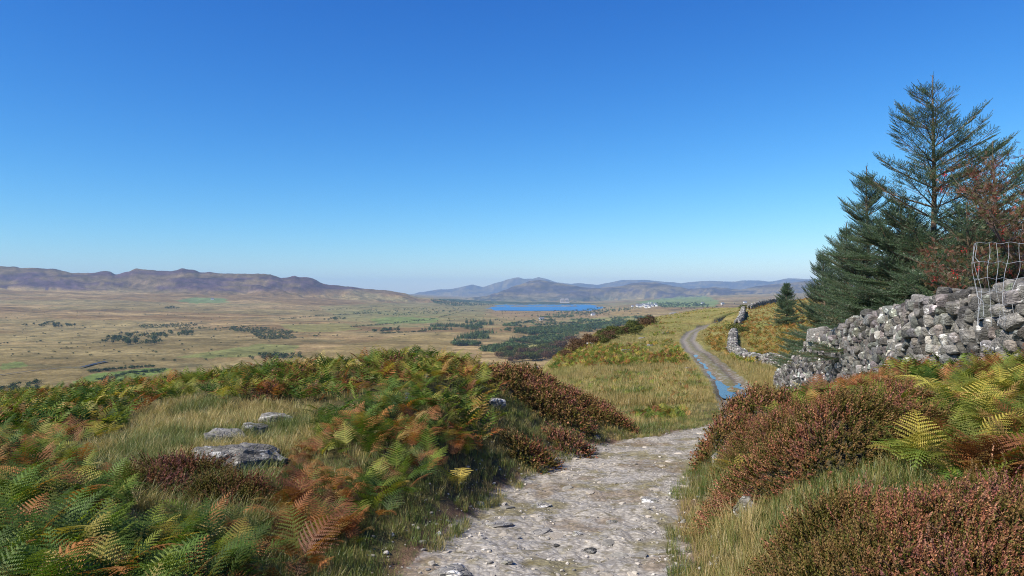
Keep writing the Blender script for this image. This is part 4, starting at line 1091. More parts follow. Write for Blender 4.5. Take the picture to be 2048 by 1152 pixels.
def shoot(seed, n=16):
    r = np.random.default_rng(seed); V = []; T = []; C = []
    L = .15
    for i in range(n):
        t = (i + .5) / n; a = i * 2.4; o = np.array([0, 0, L * t]); out = np.array([math.cos(a), math.sin(a), .9 + .8 * t]); out /= np.linalg.norm(out)
        l = .034 * (1.1 - .3 * t); sd = np.array([-math.sin(a), math.cos(a), 0]) * .0065; k = len(V)
        V += [o - sd, o + sd, o + out * l]; T.append((k, k + 1, k + 2)); C += [np.ones(3) * (.8 + .4 * r.random())] * 3
    return np.array(V), np.array(T), np.array(C)
SH = [shoot(i) for i in range(3)]
def spruce(u, vtop, y, R0, label, seed, group=None, bare=.35, dens=1.0, lean=0, base=None, topsparse=True, crown_from=.04):
    r = np.random.default_rng(seed)
    x = (u - 1024) / F * y; zb = float(zfull(np.array([x]), np.array([y]))[0]) if base is None else base
    H = (HZ - vtop) / F * y - zb
    root = empty('spruce_tree', (x, y, zb)); tag(root, label, 'tree', group)
    wood = Bag(); br = Bag(); nd = Bag()
    bark = (.17, .12, .085)
    hs = np.linspace(0, H, 14); tx = lambda h: np.array([lean * (h / H) ** 2 + .03 * math.sin(h * 1.3 + seed), .03 * math.cos(h * 1.1), h])
    tube(wood, [tx(h) for h in hs], .014 * H * (1 - hs / H) ** .9 + .012, 8, bark)
    sp = []; sd_ = []; sc_ = []; cl_ = []
    h = H * crown_from; big = y > 60
    while h < H * .945:
        rel = h / H; nb = int(r.integers(5, 8)) if rel < .93 else 4
        for b in range(nb):
            az = r.random() * 6.283; Lb = R0 * (1 if topsparse else .70 + .62 * r.random()) * ((1 - rel) ** (.52 if topsparse else .8)) * (.62 + .5 * r.random()) * min(1, (1 - rel) / .24 + .10) + .08
            el = math.radians(6 + (36 if topsparse else 46) * rel ** 1.3 + r.normal() * 7); dirh = np.array([math.cos(az), math.sin(az), 0]); sdv = np.array([-math.sin(az), math.cos(az), 0])
            hh = h + r.normal() * .05
            ns = 7; pts = []; p = tx(hh).copy(); e = el
            for s in range(ns + 1):
                pts.append(p.copy()); e2 = e + .35 * (s / ns) ** 2 - (.18 if rel < .4 else 0) * math.sin(s / ns * 3.14)
                p = p + (dirh * math.cos(e2) + np.array([0, 0, 1]) * math.sin(e2) + sdv * .06 * r.normal()) * Lb / ns
            pts = np.array(pts); tube(br, pts, np.linspace(.010 + .008 * Lb, .003, ns + 1), 4, bark)
            sparse = topsparse and rel > .45
            nt_ = max(3, int(Lb / (.10 if not big else .3) * dens))
            for q in range(nt_ * 2 + 1):
                tq = .12 + .88 * (q // 2 + r.random() * .6) / nt_; tq = min(tq, 1.0); f = tq * ns; j = min(int(f), ns - 1); o = pts[j] + (pts[j + 1] - pts[j]) * (f - j)
                bd = pts[min(j + 1, ns)] - pts[j]; bd /= np.linalg.norm(bd) + 1e-9
                sg = 1 if q % 2 else -1
                if q == nt_ * 2: o = pts[-1] - bd * .05; dv = bd; tl = .18
                else:
                    dv = bd * .75 + sdv * sg * (.75) + np.array([0, 0, .12 + .2 * r.random() - (.25 if rel < .35 else 0)]); dv /= np.linalg.norm(dv); tl = min(.75, (1 - tq) * Lb * .55 + .10) * (.7 + .5 * r.random())
                e1 = o + dv * tl
                if not big: tube(br, [o, (o + e1) / 2 + np.array([0, 0, .01]), e1], [.0045, .003, .0015], 3, (.15, .09, .06))
                m = max(1, int(tl / (.075 if not big else .25)))
                inner = tq * Lb < bare * Lb
                for g in range(m + 1):
                    tt = (g + .5) / (m + .5)
                    if inner and r.random() < .8: continue
                    if sparse and tt < .5 and r.random() < .5: continue
                    if sparse and r.random() < .2: continue
                    oo = o + dv * tl * min(tt, 1)
                    for ss in ((-1, 1) if g < m else (0,)):
                        d2 = dv + np.cross(dv, np.array([0, 0, 1.])) * ss * .8 + np.array([0, 0, .25 * r.random()]); sp.append(oo); sd_.append(d2)
                        sc_.append((.8 + .5 * r.random()) * (2.6 if big else 1)); w = r.random()
                        new = .5 + .5 * tt
                        cl_.append(np.array([.045, .078, .030]) * (1 - w * new) + np.array([.09, .145, .065]) * w * new if rel > .12 or r.random() < .7 else np.array([.13, .12, .045]))
        h += (.15 + .16 * r.random()) * (H / 6.5) ** .5 * (1.0 if rel < .4 or not topsparse else 1.8)
    # leader shoots
    for s in range(14):
        hh = H - s * .05; sp.append(tx(hh)); sd_.append(np.array([r.normal() * .5, r.normal() * .5, .9])); sc_.append(.8); cl_.append(np.array([.05, .10, .06]))
    sp = np.array(sp); sd_ = np.array(sd_); sc_ = np.array(sc_); cl_ = np.array(cl_) * (.8 + .4 * r.random((len(sp), 1)))
    Rm = frames(sd_, r); pi = r.integers(0, 3, len(sp))
    for i in range(3):
        m = pi == i; merge(nd, SH[i], sp[m], Rm[m], np.column_stack([sc_, sc_, sc_])[m], cl_[m])
    link('trunk', wood.make('trunk', M_bark, True), root); link('branches', br.make('branches', M_bark), root)
    link('crown', nd.make('crown', M_needle), root); print('spruce', len(sp), round(H, 1))
    return root
spruce(1868, 150, 21, 3.1, 'tallest spruce with a bare thin pointed top, behind the stone wall', 1, None, .42, .85)
tick('sp1')
spruce(1735, 332, 26, 2.6, 'dense blue green spruce standing left of the tallest spruce', 2, None, .35, .66, topsparse=False)
spruce(1648, 500, 34, 2.1, 'low wide spruce at the left end of the spruce group', 3, None, .3, .7, topsparse=False)
spruce(1990, 282, 19, 2.1, 'spruce half hidden behind the red berried rowan', 4, None, .35, .7)
spruce(1805, 395, 21.5, 2.6, 'short bushy spruce in front of the tallest trunk', 5, None, .3, .7, topsparse=False)
spruce(1935, 405, 17.2, 1.9, 'brownish short spruce between the tallest spruce and the rowan', 6, None, .3, .9)
spruce(1695, 445, 30, 2.1, 'spruce filling the gap between the dense spruce and the low wide one', 9, None, .35, .62, topsparse=False)
spruce(1573, 567, 112, 2.3, 'small lone dark spruce in the rust bracken field left of the group', 7, None, .1, 1.0, topsparse=False)
spruce(2085, 330, 18, 1.9, 'spruce at the very right edge behind the rowan', 8, None, .3, .7)
tick('spruces')

# rowan with red berries, leaves turning
def rowan(x, y, H, label, seed):
    r = np.random.default_rng(seed); zb = float(zfull(np.array([x]), np.array([y]))[0])
    root = empty('rowan_tree', (x, y, zb)); tag(root, label, 'tree')
    wd = Bag(); br = Bag(); tips = []
    def grow(o, d, L, rad, lev):
        n = 6; pts = [o]; dd = d.copy()
        for i in range(n):
            dd = dd + r.normal(size=3) * .12 + np.array([0, 0, .05]); dd /= np.linalg.norm(dd); pts.append(pts[-1] + dd * L / n)
        tube(wd if lev == 0 else br, pts, np.linspace(rad, rad * .55, n + 1), 6 if lev < 2 else 3, (.16, .11, .09))
        if lev >= 2: tips.extend([(pts[k], dd.copy()) for k in range(2, n + 1)])
        if lev < 4:
            for k in range(4 if lev < 3 else 3):
                i = 2 + int(r.integers(0, n - 1)); nd = dd * .7 + r.normal(size=3) * .62; nd[2] = abs(nd[2]) * .7 + .1; nd /= np.linalg.norm(nd)
                grow(pts[i], nd, L * (.52 + .25 * r.random()), rad * .5, lev + 1)
    for s in range(4):
        a = s * 1.6 + r.random(); grow(np.array([.12 * math.cos(a), .12 * math.sin(a), 0]), np.array([.22 * math.cos(a), .22 * math.sin(a), 1.]) / 1.03, H * .5, .035, 0)
    # pinnate leaf
    V = []; T = []
    for i in range(6):
        for s in (-1, 1):
            o = np.array([0, 0, .02 + i * .022]); e = o + np.array([s * .036, 0, .014]); k = len(V); V += [o, (o + e) / 2 + [0, .004, .009], e, (o + e) / 2 - [0, .004, .009]]; T += [(k, k + 1, k + 2), (k, k + 2, k + 3)]
    leaf = (np.array(V), np.array(T), np.ones((len(V), 3)))
    P = np.array([t[0] for t in tips]); D = np.array([t[1] for t in tips]); m = len(P); rep = 3
    P = np.repeat(P, rep, 0) + r.normal(size=(m * rep, 3)) * .05; D = np.repeat(D, rep, 0) + r.normal(size=(m * rep, 3)) * .8
    pal = np.array([(.13, .055, .035), (.10, .075, .03), (.19, .06, .04), (.09, .10, .03), (.16, .10, .05)])
    c = pal[r.integers(0, 5, len(P))] * (.7 + .6 * r.random((len(P), 1))); lf = Bag()
    keep = r.random(len(P)) < .55; merge(lf, leaf, P[keep], frames(D, r)[keep], np.full(keep.sum(), .62), c[keep])
    b = Bag(); D2, T2 = ICO[0]; ctr = np.array([t[0] for t in tips])[r.choice(m, 56, replace=False)]
    pos = (ctr[:, None] + r.normal(size=(56, 16, 3)) * .026).reshape(-1, 3)
    merge(b, (D2 * .0085, T2, np.ones((12, 3))), pos, rots(len(pos), tilt=0, rng=r), np.ones(len(pos)), np.tile(np.array([.62, .025, .02]), (len(pos), 1)) * (.7 + .5 * r.random((len(pos), 1))))
    link('trunk', wd.make('trunk', M_bark, True), root); link('branches', br.make('branches', M_bark), root)
    link('leaves', lf.make('leaves', M_rowan), root); link('berries', b.make('berries', attr_mat('rowan berry', .3, .5, 5, .1, 0)), root); print('rowan', len(P))
rowan(9.95, 13.6, 3.8, 'rowan with clusters of red berries and russet leaves, behind the wire netting', 5)

# ------------------------------------------------------------------ wire netting standing on the wall
def netting():
    m, nt = new_mat('galvanised wire'); p = finish(nt, (.62, .63, .63), .45, .5); p.inputs['Metallic'].default_value = .25
    y0 = 10.0; x0 = (1958 - 1024) / F * y0; px = y0 / F; root = empty('wire_netting', (x0, y0, -.35)); tag(root, 'bent roll of galvanised square mesh sheep netting standing on the wall top', 'netting')
    def W(a, h):   # a along the netting, h height; a bent sheet which folds back at its left end
        if a >= 0: X = a; Y = .12 * math.sin(a * 3.) 
        else: X = -a * .55; Y = .22 * math.sin(min(1, -a / .3) * 1.4) + .1
        X += .05 * (1 - h) * (1 if a < .25 else .2) + .03 * math.sin(h * 7 + a * 5) - (.10 * (1 - h) if a > .4 else 0)
        return np.array([X, Y + .03 * math.sin(h * 5 + a * 9), h * .98])
    b = Bag(); c = (1, 1, 1)
    for a in (-.28, -.12, 0.0, .14, .30, .47, .62, .78, .95):
        tube(b, [W(a + .01 * math.sin(h * 12 + a * 20), h) for h in np.linspace(-.10, 1.04, 18)], np.full(18, .0021), 5, c)
    link('upright_wire', b.make('upright_wire', m), root)
    b = Bag()
    for h in (.0, .19, .37, .55, .77, 1.04):
        aa = np.linspace(-.30, .97, 34); tube(b, [W(a, h + .012 * math.sin(a * 22 + h * 9)) for a in aa], np.full(34, .0021), 5, c)
    link('cross_wire', b.make('cross_wire', m), root)
netting(); tick('netting')

# ------------------------------------------------------------------ bushes and trees farther off
def leafblob(seed, n, kind='round'):
    """unit sized foliage: n leaf clumps through a crown, standing on z = 0, height 1"""
    r = np.random.default_rng(seed); V = []; T = []; C = []
    lobes = [(r.normal() * .22, r.normal() * .22, .45 + .22 * r.random(), .26 + .16 * r.random()) for _ in range(6)] + [(0, 0, .45, .42)]
    for i in range(n):
        if kind == 'cone':
            h = r.random() ** 1.3; rad = .26 * (1 - h) * (.75 + .35 * r.random()) + .01; a = r.random() * 6.28; c = np.array([math.cos(a) * rad, math.sin(a) * rad, .06 + h * .92]); s = .075 * (1.25 - h)
            nv = np.array([math.cos(a), math.sin(a), .6])
        else:
            L = lobes[r.integers(len(lobes))]; d = r.normal(size=3); d /= np.linalg.norm(d); d[2] = d[2] * .9
            c = np.array(L[:3]) + d * L[3] * (.7 + .35 * r.random()); c[2] = max(.02, c[2]); s = .10; nv = d
        s = s * (.6 + .8 * r.random()) * (60 / n) ** .33
        nv = nv / np.linalg.norm(nv) + r.normal(size=3) * .5; nv /= np.linalg.norm(nv); a1 = np.cross(nv, r.normal(size=3)); a1 /= np.linalg.norm(a1); a2 = np.cross(nv, a1); k = len(V)
        V += [c + a1 * s, c - a1 * s * .6 + a2 * s, c - a1 * s * .6 - a2 * s]; T.append((k, k + 1, k + 2)); C += [np.ones(3) * (.7 + .6 * r.random())] * 3
    return np.array(V), np.array(T), np.array(C)
BL = [leafblob(i, 110) for i in range(6)]; CN = [leafblob(20 + i, 90, 'cone') for i in range(5)]
BLF = [leafblob(40 + i, 800) for i in range(4)]
def bushmesh(p, col, name='crown'):
    V, T, C = p; return mesh(name, V, T, C * np.array(col), M_far)
def trunkmesh(h=.4, r=.035):
    b = Bag(); tube(b, [(0, 0, -.05), (0.01, 0, h * .5), (0, .01, h)], [r, r * .8, r * .5], 5, (.12, .09, .07)); return b.make('trunk', M_bark)
TRK = trunkmesh()
GR = [(.050, .078, .030), (.065, .095, .035), (.042, .065, .032), (.085, .10, .04)]
PM = {('b', i, j): bushmesh(BL[i], GR[j]) for i in range(6) for j in range(4)}
PC = {('c', i, j): bushmesh(CN[i], GR[j]) for i in range(5) for j in range(3)}
def small_tree(p, h, wide, name, label, group, conifer=False):
    r = empty(name, p); tag(r, label, 'tree' if h > 4 else 'bush', group)
    me = random.choice(list(PC.values() if conifer else PM.values())); o = link('crown', me, r); o.scale = (h * wide, h * wide, h); o.rotation_euler.z = random.random() * 6
    t = link('trunk', TRK, r); t.scale = (h, h, h); return r
def ray(u, v, ymin=480): return pix(u, v, ymin)
def in_poly_pts(poly, n, rng, ymin=480):
    us = [p[0] for p in poly]; vs = [p[1] for p in poly]; out = []; tries = 0
    while len(out) < n and tries < 40:
        tries += 1; k = n * 3
        u = min(us) + (max(us) - min(us)) * rng.random(k); v = min(vs) + (max(vs) - min(vs)) * rng.random(k); m = inpoly(u, v, poly)
        out += list(zip(u[m], v[m]))
    return out[:n]
_fy = np.exp(np.linspace(math.log(480), math.log(9000), 1500))
_fa = np.linspace(-.75, .75, 601)
_FX = _fa[:, None] * _fy[None]; _FZ = zfull(_FX, np.broadcast_to(_fy, _FX.shape)); _FV = HZ - F * _FZ / _fy
_FM = np.minimum.accumulate(_FV, axis=1)
def pixs(uv):
    """ground points in the valley seen at image positions (many at once)"""
    out = []
    for u, v in uv:
        i = int(np.clip(round(((u - 1024) / F + .75) / 1.5 * 600), 0, 600)); j = int(np.searchsorted(-_FM[i], -v))
        if j >= len(_fy): j = len(_fy) - 1
        y = _fy[j]; out.append(((u - 1024) / F * y, y))
    o = np.array(out); return np.column_stack([o, zfull(o[:, 0], o[:, 1])])
rr = np.random.default_rng(77)
WOODS = [  # polygon of the ground they stand on, count, kind, height range (m), label
 ([(905,692),(912,678),(950,668),(1010,662),(1100,656),(1180,648),(1300,634),(1312,640),(1200,661),(1140,678),(1060,697),(1010,704),(930,704)], 3600, 'mix', 9, 15, 'dark green plantation of conifers filling the valley floor below the hillside'),
 ([(832,655),(880,650),(960,652),(965,660),(850,661)], 420, 'mix', 9, 14, 'dense belt of trees beyond the big plantation'),
 ([(930,646),(975,640),(990,650),(950,653)], 110, 'con', 12, 18, 'cluster of tall pointed conifers beyond the tree belt'),
 ([(275,652),(400,645),(480,653),(560,658),(604,668),(690,673),(600,678),(520,681),(500,665),(400,660),(280,656)], 1500, 'brd', 3.5, 6.5, 'long low dark scrub wood across the moor'),
 ([(1060,633),(1150,622),(1200,616),(1290,615),(1200,630),(1100,640)], 420, 'mix', 9, 15, 'line of trees along the near shore of the lake'),
 ([(1000,652),(1060,642),(1200,638),(1290,634),(1180,646),(1040,656)], 420, 'brd', 8, 13, 'scattered broadleaf wood behind the plantation'),
 ([(860,600),(900,600),(1000,607),(990,612),(900,612),(870,608)], 700, 'mix', 10, 16, 'dark woods on the low hill left of the lake'),
 ([(1290,609),(1330,605),(1400,606),(1420,612),(1330,616)], 380, 'brd', 8, 13, 'woods round the white village'),
 ([(700,625),(760,618),(900,616),(960,622),(820,632),(720,632)], 260, 'brd', 6, 10, 'hedgerow trees among the green fields beyond the moor'),
]
def woods():
    for poly, n, kind, h0, h1, lab in WOODS:
        pts = in_poly_pts(poly, n, rr); P = pixs(pts); bag = Bag(); k = len(P); h = h0 + (h1 - h0) * rr.random(k)
        kp = fbm(P[:, 0] / 70, P[:, 1] / 110, 3, 33) > .41; P = P[kp]; h = h[kp]; k = len(P)
        con = rr.random(k) < {'mix': .6, 'con': 1, 'brd': .08}[kind]
        if kind == 'mix': con = vn(P[:, 0] / 90, P[:, 1] / 90, 4) > .42
        c = np.array(GR)[rr.integers(0, 4, k)] * (.9 + 1.5 * rr.random((k, 1)) ** 2.5)
        if 'scrub' in lab: c = c * .8 + np.array([.03, .02, .01])
        pi = rr.integers(0, 5, k)
        for i in range(5):
            m = (pi == i) & con; merge(bag, (CN[i][0], CN[i][1], CN[i][2]), P[m], rots(m.sum(), tilt=0, rng=rr), np.column_stack([h * .95, h * .95, h])[m], c[m])
            m = (pi == i) & ~con; merge(bag, BL[i], P[m], rots(m.sum(), tilt=0, rng=rr), np.column_stack([h * .95, h * .95, h * .8])[m], c[m])
        tag(link('wood', bag.make('wood', M_far)), lab, kind='stuff')
woods(); tick('woods')
# trees and bushes one can tell apart
GRP = [
 ([(192,686),(240,668),(290,670),(380,664),(388,670),(330,676),(322,690),(262,690)], 95, 7, 12, 'broadleaf_tree', 'blue green broadleaf tree in the curved copse on the brown moor', 'trees of the curved copse on the moor'),
 ([(40,652),(100,645),(165,652),(120,657)], 42, 6, 10, 'broadleaf_tree', 'dark tree in the small copse at the far left of the moor', 'trees of the small copse at the far left'),
 ([(490,716),(530,712),(600,712),(604,719),(500,720)], 34, 6, 10, 'broadleaf_tree', 'dark tree in the hedge line just above the bracken skyline', 'trees of the hedge line above the skyline'),
 ([(645,640),(688,634),(692,640),(650,642)], 18, 7, 11, 'broadleaf_tree', 'tree in the small clump beyond the scrub wood', 'trees of the clump beyond the scrub wood'),
 ([(740,664),(798,656),(800,662),(744,667)], 22, 7, 11, 'broadleaf_tree', 'tree in the clump left of the tree belt', 'trees of the clump left of the tree belt'),
 ([(330,616),(362,614),(362,618),(332,618)], 10, 8, 12, 'broadleaf_tree', 'tiny tree in the short row high on the moor', 'trees of the short row high on the moor'),
 ([(0,775),(75,765),(80,782),(0,788)], 26, 4, 7, 'shrub', 'grey green bush in the thicket at the left edge above the bracken', 'bushes of the thicket at the left edge'),
 ([(140,778),(300,745),(330,748),(240,775),(180,790)], 26, 3, 6, 'shrub', 'bush along the hedges of the bright green field', 'bushes around the bright green field'),
 ([(1340,618),(1470,604),(1470,612),(1380,620)], 16, 8, 12, 'broadleaf_tree', 'small tree behind the grassy ridge near the green fields', 'trees near the right green fields'),
]
for poly, n, h0, h1, nm, lab, grp in GRP:
    P = pixs(in_poly_pts(poly, n, rr))
    for p in P: small_tree(tuple(p - np.array([0, 0, .3])), h0 + (h1 - h0) * random.random(), random.uniform(.8, 1.15) * (1.2 if nm == 'shrub' else 1), nm, lab, grp)
P = pixs(in_poly_pts([(0,620),(300,600),(600,605),(900,640),(900,670),(600,690),(480,715),(250,735),(0,725)], 270, rr))
for p in P: small_tree(tuple(p - np.array([0, 0, .3])), random.uniform(1.8, 4.6), random.uniform(.9, 1.6), 'shrub', 'small dark bush dotted over the brown moor', 'bushes dotted over the moor')
P = pixs(in_poly_pts([(820,640),(1000,618),(1290,620),(1300,632),(1000,650),(850,668)], 110, rr))
for p in P: small_tree(tuple(p - np.array([0, 0, .3])), random.uniform(4, 8), random.uniform(.8, 1.2), 'broadleaf_tree', 'single tree scattered over the valley fields before the lake', 'trees scattered before the lake')

# hedges and overgrown field walls in the valley
HEDGE = [[(560,640),(640,632),(720,628),(800,622)],[(700,655),(780,648),(850,640)],[(620,622),(700,618),(790,612)],[(860,640),(900,630),(930,622)],[(1030,628),(1100,622),(1160,620)],[(960,700),(1040,694),(1100,684)],
 [(200,762),(260,748),(330,742)],[(180,745),(250,738),(310,734)],[(1060,668),(1120,662),(1170,652)],[(1290,602),(1350,597),(1420,596)],[(1300,612),(1360,606),(1440,600)],[(760,668),(840,664),(905,658)]]
for k, pl in enumerate(HEDGE):
    uv = []
    for (a, b), (c, d) in zip(pl[:-1], pl[1:]):
        m = int(max(4, (c - a) / 1.6)); uv += [(a + (c - a) * i / m, b + (d - b) * i / m) for i in range(m)]
    P = pixs(uv); P[:, :2] += rr.normal(size=(len(P), 2)) * 1.5; keep = rr.random(len(P)) < .8; P = P[keep]; bag = Bag(); hh = rr.uniform(1.8, 5.5, len(P))
    merge(bag, BL[k % 6], P, rots(len(P), tilt=0, rng=rr), np.column_stack([hh * 1.5, hh * 1.3, hh]), np.array(GR)[rr.integers(0, 4, len(P))])
    tag(link('hedge', bag.make('hedge', M_far)), 'thin dark hedge between the small fields of the valley floor', 'hedge', 'hedges of the valley floor')

# gorse and thorn bushes on the edge of the hillside
EDGE = [(1000,712),(1020,708),(1045,704),(1070,706),(1085,698),(1105,700),(1120,692),(1140,694),(1150,684),(1165,686),(1180,678),(1195,682),(1205,672),(1225,674),(1235,664),(1250,664),(1262,656),(1280,656),(1290,648),(1040,716),(1065,716),(1095,712),(1125,706),(1155,698),(1020,720),(1215,664),(1270,664),(1300,642)]
BCOL = [(.060, .075, .024), (.10, .060, .036), (.085, .095, .028), (.115, .070, .040)]
PB = [[bushmesh(BLF[i], BCOL[j]) for j in range(4)] for i in range(4)]
EDGE += in_poly_pts([(990,700),(1100,692),(1180,670),(1260,650),(1300,638),(1312,646),(1200,688),(1130,712),(1000,724)], 70, rr)
for k, (u, v) in enumerate(EDGE):
    p = pix(u, v + 5, 45); r = empty('thorn_bush', (p.x, p.y, p.z - .2)); red = (k * 7) % 3 == 0 or 1130 < u < 1200
    tag(r, 'russet thorn bush along the edge of the hillside' if red else 'dark green gorse bush along the edge of the hillside', 'bush', 'russet bushes on the hillside edge' if red else 'green bushes on the hillside edge')
    hpx = random.uniform(13, 20) if u > 1040 else random.uniform(12, 16); h = hpx * p.y / F
    o = link('crown', PB[k % 4][(1 if k % 2 else 3) if red else (0 if k % 2 else 2)], r); o.scale = (h * 1.5, h * 1.3, h); o.rotation_euler.z = random.random() * 6
    t = link('trunk', TRK, r); t.scale = (h, h, h)
for u, v, w, h, lab in [(1470, 662, 36, 20, 'rounded green thorn bush growing over the gap in the stone wall'), (1487, 664, 26, 16, 'green shrub right of the gap in the wall'), (1488, 617, 20, 12, 'dark little tree at the far end of the short straight wall'), (1465, 676, 18, 14, 'dark bush leaning on the wall below the green thorn')]:
    p = pix(u, v + 4, 60); px = p.y / F; r = empty('thorn_bush', (p.x, p.y, p.z - .1)); tag(r, lab, 'bush')
    o = link('crown', PB[k % 4][2 if 'rounded' in lab else 0], r); o.scale = (w * px * .75, w * px * .75, h * px * 1.15); t = link('trunk', TRK, r); t.scale = (h * px,) * 3

# ------------------------------------------------------------------ buildings far away
def plain(name, col, rough=.7):
    m, nt = new_mat(name); g = geo_pos(nt); n = noise(nt, g, .4, 4)
    finish(nt, mix(nt, 1.0, col, ramp(nt, n, [(.3, .85), (.7, 1.1)]), 'MULTIPLY'), rough, .2); return m
M_white = plain('white render', (.78, .77, .73)); M_slate = plain('slate roof', (.16, .16, .18)); M_conc = plain('pale concrete', (.50, .43, .37)); M_dark = plain('dark opening', (.05, .05, .055))
def boxm(bag, x0, x1, y0, y1, z0, z1):
    V = np.array([(x, y, z) for x in (x0, x1) for y in (y0, y1) for z in (z0, z1)]); Q = np.array([(0,1,3,2),(4,6,7,5),(0,4,5,1),(2,3,7,6),(0,2,6,4),(1,5,7,3)]); bag.add(V, Q, np.ones(3))
def station():
    y = 6950; s = y / F; x = (1129 - 1024) / F * y; z = -98
    root = empty('power_station', (x, y, z)); tag(root, 'pair of pale square power station blocks on the far shore of the lake', 'power station')
    for k, cx in enumerate((-20, 22)):
        b = Bag(); boxm(b, cx - 17, cx + 17, -14, 14, 0, 36); boxm(b, cx - 13, cx + 13, -10, 10, 36, 41); link('reactor_block', b.make('reactor_block', M_conc), root)
        b = Bag()
        for q in range(4): boxm(b, cx - 14 + q * 8, cx - 10 + q * 8, -14.3, -14.02, 4, 33)
        link('window_band', b.make('window_band', M_dark), root)
    b = Bag(); boxm(b, -44, 44, -24, -15, 0, 11); link('turbine_hall', b.make('turbine_hall', M_conc), root)
station()
def house_mesh():
    b = Bag(); boxm(b, -6, 6, -3.6, 3.6, -2, 5.2); w = b.make('wall', M_white)
    V = np.array([(-6.3,-4.1,5.2),(6.3,-4.1,5.2),(6.3,4.1,5.2),(-6.3,4.1,5.2),(-6.3,0,8.6),(6.3,0,8.6)]); T = np.array([(0,1,5),(0,5,4),(2,3,4),(2,4,5),(0,4,3),(1,2,5),(0,3,2),(0,2,1)])
    rf = mesh('roof', V, T, np.ones((6, 3)), M_slate)
    b = Bag()
    boxm(b, -.5, .5, -3.66, -3.61, 0, 1.1)
    return w, rf, b.make('window', M_dark)
HM = house_mesh()
def house(p, s, rz, label, grp):
    r = empty('house', p); r.rotation_euler.z = rz; r.scale = (s, s, s); tag(r, label, 'house', grp)
    link('wall', HM[0], r); link('roof', HM[1], r)
    if grp is None:
        for xx in (-3.6, 0, 3.6):
            for zz in (1.2, 3.6): link('window', HM[2], r, (xx, 0, zz))
P = pixs([(u, v) for u, v in in_poly_pts([(1255,614),(1275,610),(1300,606),(1312,608),(1314,614),(1290,617),(1262,616)], 46, rr)])
for p in P: house(tuple(p + np.array([0, 0, 1])), random.uniform(.9, 1.3), random.uniform(-.8, .8), 'white house with a slate roof in the distant village', 'white houses of the village')
for (u, v, lab) in [(1083, 641, 'white farmhouse among the trees behind the plantation'), (1186, 631, 'white cottage near the lakeside trees'), (1405, 608, 'white farm building on the green hillside beyond the ridge'), (1445, 609, 'low white farm shed right of the hillside farm'), (1490, 606, 'pale barn just above the short stone wall'), (425, 600, 'tiny white farmhouse on the green field high on the moor')]:
    p = pixs([(u, v)])[0]; house(tuple(p), 1.5, .3, lab, None)
# farmhouse sized white quarry patch on the mountain
p = pix(1126, 568, 8000)

# ------------------------------------------------------------------ light, sky, air, camera
SUN_EL, SUN_AZ = math.radians(44), math.radians(-122)   # azimuth from the view direction, to the left and a little behind
sd = Vector((math.sin(SUN_AZ) * math.cos(SUN_EL), math.cos(SUN_AZ) * math.cos(SUN_EL), math.sin(SUN_EL)))
L = bpy.data.lights.new('sun', 'SUN'); L.energy = 5.0; L.angle = math.radians(.5); L.color = (1, .92, .80)
lo = bpy.data.objects.new('sun', L); COL.objects.link(lo); lo.rotation_euler = sd.to_track_quat('Z', 'Y').to_euler(); lo.location = (0, 0, 50)
W = bpy.data.worlds.new('World'); SC.world = W; W.use_nodes = True; nt = W.node_tree; nt.nodes.clear()
sky = nt.nodes.new('ShaderNodeTexSky'); sky.sky_type = 'NISHITA'; sky.sun_disc = False; sky.sun_elevation = SUN_EL
sky.sun_rotation = SUN_AZ; sky.air_density = 1.0; sky.dust_density = .2; sky.ozone_density = 3.0; sky.altitude = 300
bg = nt.nodes.new('ShaderNodeBackground'); bg.inputs['Strength'].default_value = .12; wo = nt.nodes.new('ShaderNodeOutputWorld')
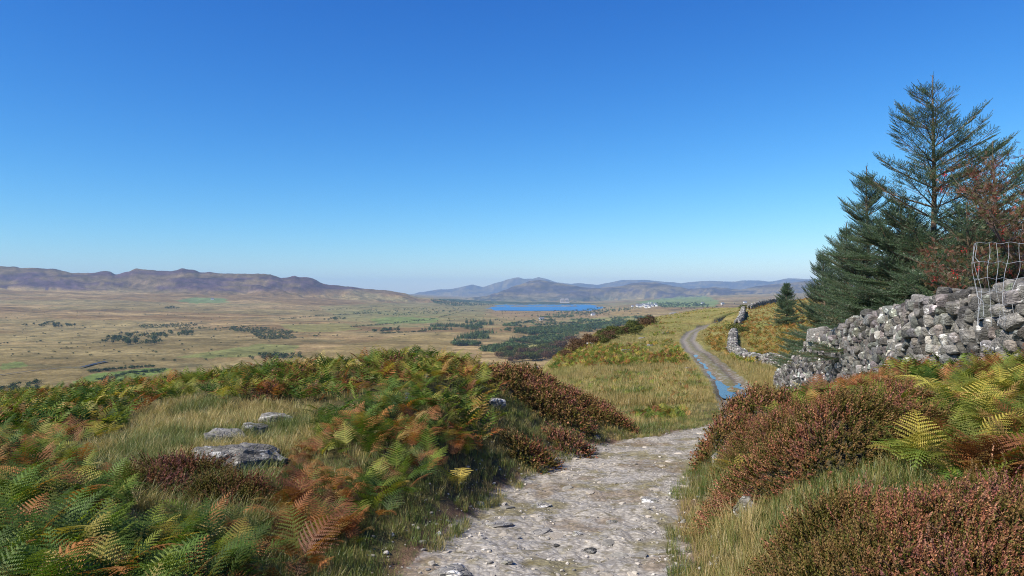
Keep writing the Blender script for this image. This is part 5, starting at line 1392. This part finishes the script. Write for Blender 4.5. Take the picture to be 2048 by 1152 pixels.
# deepen the clear northern sky: a power curve on each channel of the sky's own colour
sp_ = nt.nodes.new('ShaderNodeSeparateColor'); cb_ = nt.nodes.new('ShaderNodeCombineColor'); nt.links.new(sky.outputs[0], sp_.inputs[0])
for ch, (pw, k0, x0) in enumerate(((2.05, .45, .73), (1.42, .65, .818), (.95, .675, .692))):
    a_ = nt.nodes.new('ShaderNodeMath'); a_.operation = 'POWER'; a_.inputs[1].default_value = pw; nt.links.new(sp_.outputs[ch], a_.inputs[0])
    b_ = nt.nodes.new('ShaderNodeMath'); b_.operation = 'MULTIPLY'; b_.inputs[1].default_value = k0 / .12 / (x0 / .12) ** pw; nt.links.new(a_.outputs[0], b_.inputs[0]); nt.links.new(b_.outputs[0], cb_.inputs[ch])
nt.links.new(cb_.outputs[0], bg.inputs[0]); nt.links.new(bg.outputs[0], wo.inputs[0])

def haze():
    m, nt = new_mat('haze'); v = N(nt, 'ShaderNodeVolumePrincipled'); v.inputs['Color'].default_value = (.47, .72, 1, 1); v.inputs['Density'].default_value = 5.0e-5; v.inputs['Anisotropy'].default_value = .0
    o = N(nt, 'ShaderNodeOutputMaterial'); nt.links.new(v.outputs[0], o.inputs['Volume'])
    b = Bag(); zt = 400; boxm(b, -112000, 112000, -200, 22500, -400, zt)
    ob = link('haze', b.make('haze', m)); tag(ob, 'thin blue haze of the air over the valley', kind='stuff')
USE_HAZE = True
if USE_HAZE: haze()
cam = bpy.data.cameras.new('camera'); co = bpy.data.objects.new('camera', cam); COL.objects.link(co); SC.camera = co
cam.lens = F / 2048 * 36; cam.sensor_width = 36; cam.clip_start = .1; cam.clip_end = 300000
co.location = (0, 0, 0); co.rotation_euler = (math.radians(90) + math.atan(9 / F), 0, 0)
SC.view_settings.view_transform = 'Standard'; SC.view_settings.look = 'None'; SC.view_settings.exposure = .42; SC.view_settings.gamma = 1
SC.cycles.max_bounces = 6; SC.cycles.diffuse_bounces = 3; SC.cycles.transmission_bounces = 4; SC.cycles.volume_bounces = 0; SC.cycles.transparent_max_bounces = 6
SC.cycles.use_denoising = True; SC.cycles.filter_width = 1.05; SC.cycles.denoising_prefilter = 'NONE'; SC.cycles.volume_max_steps = 8

tick('end')
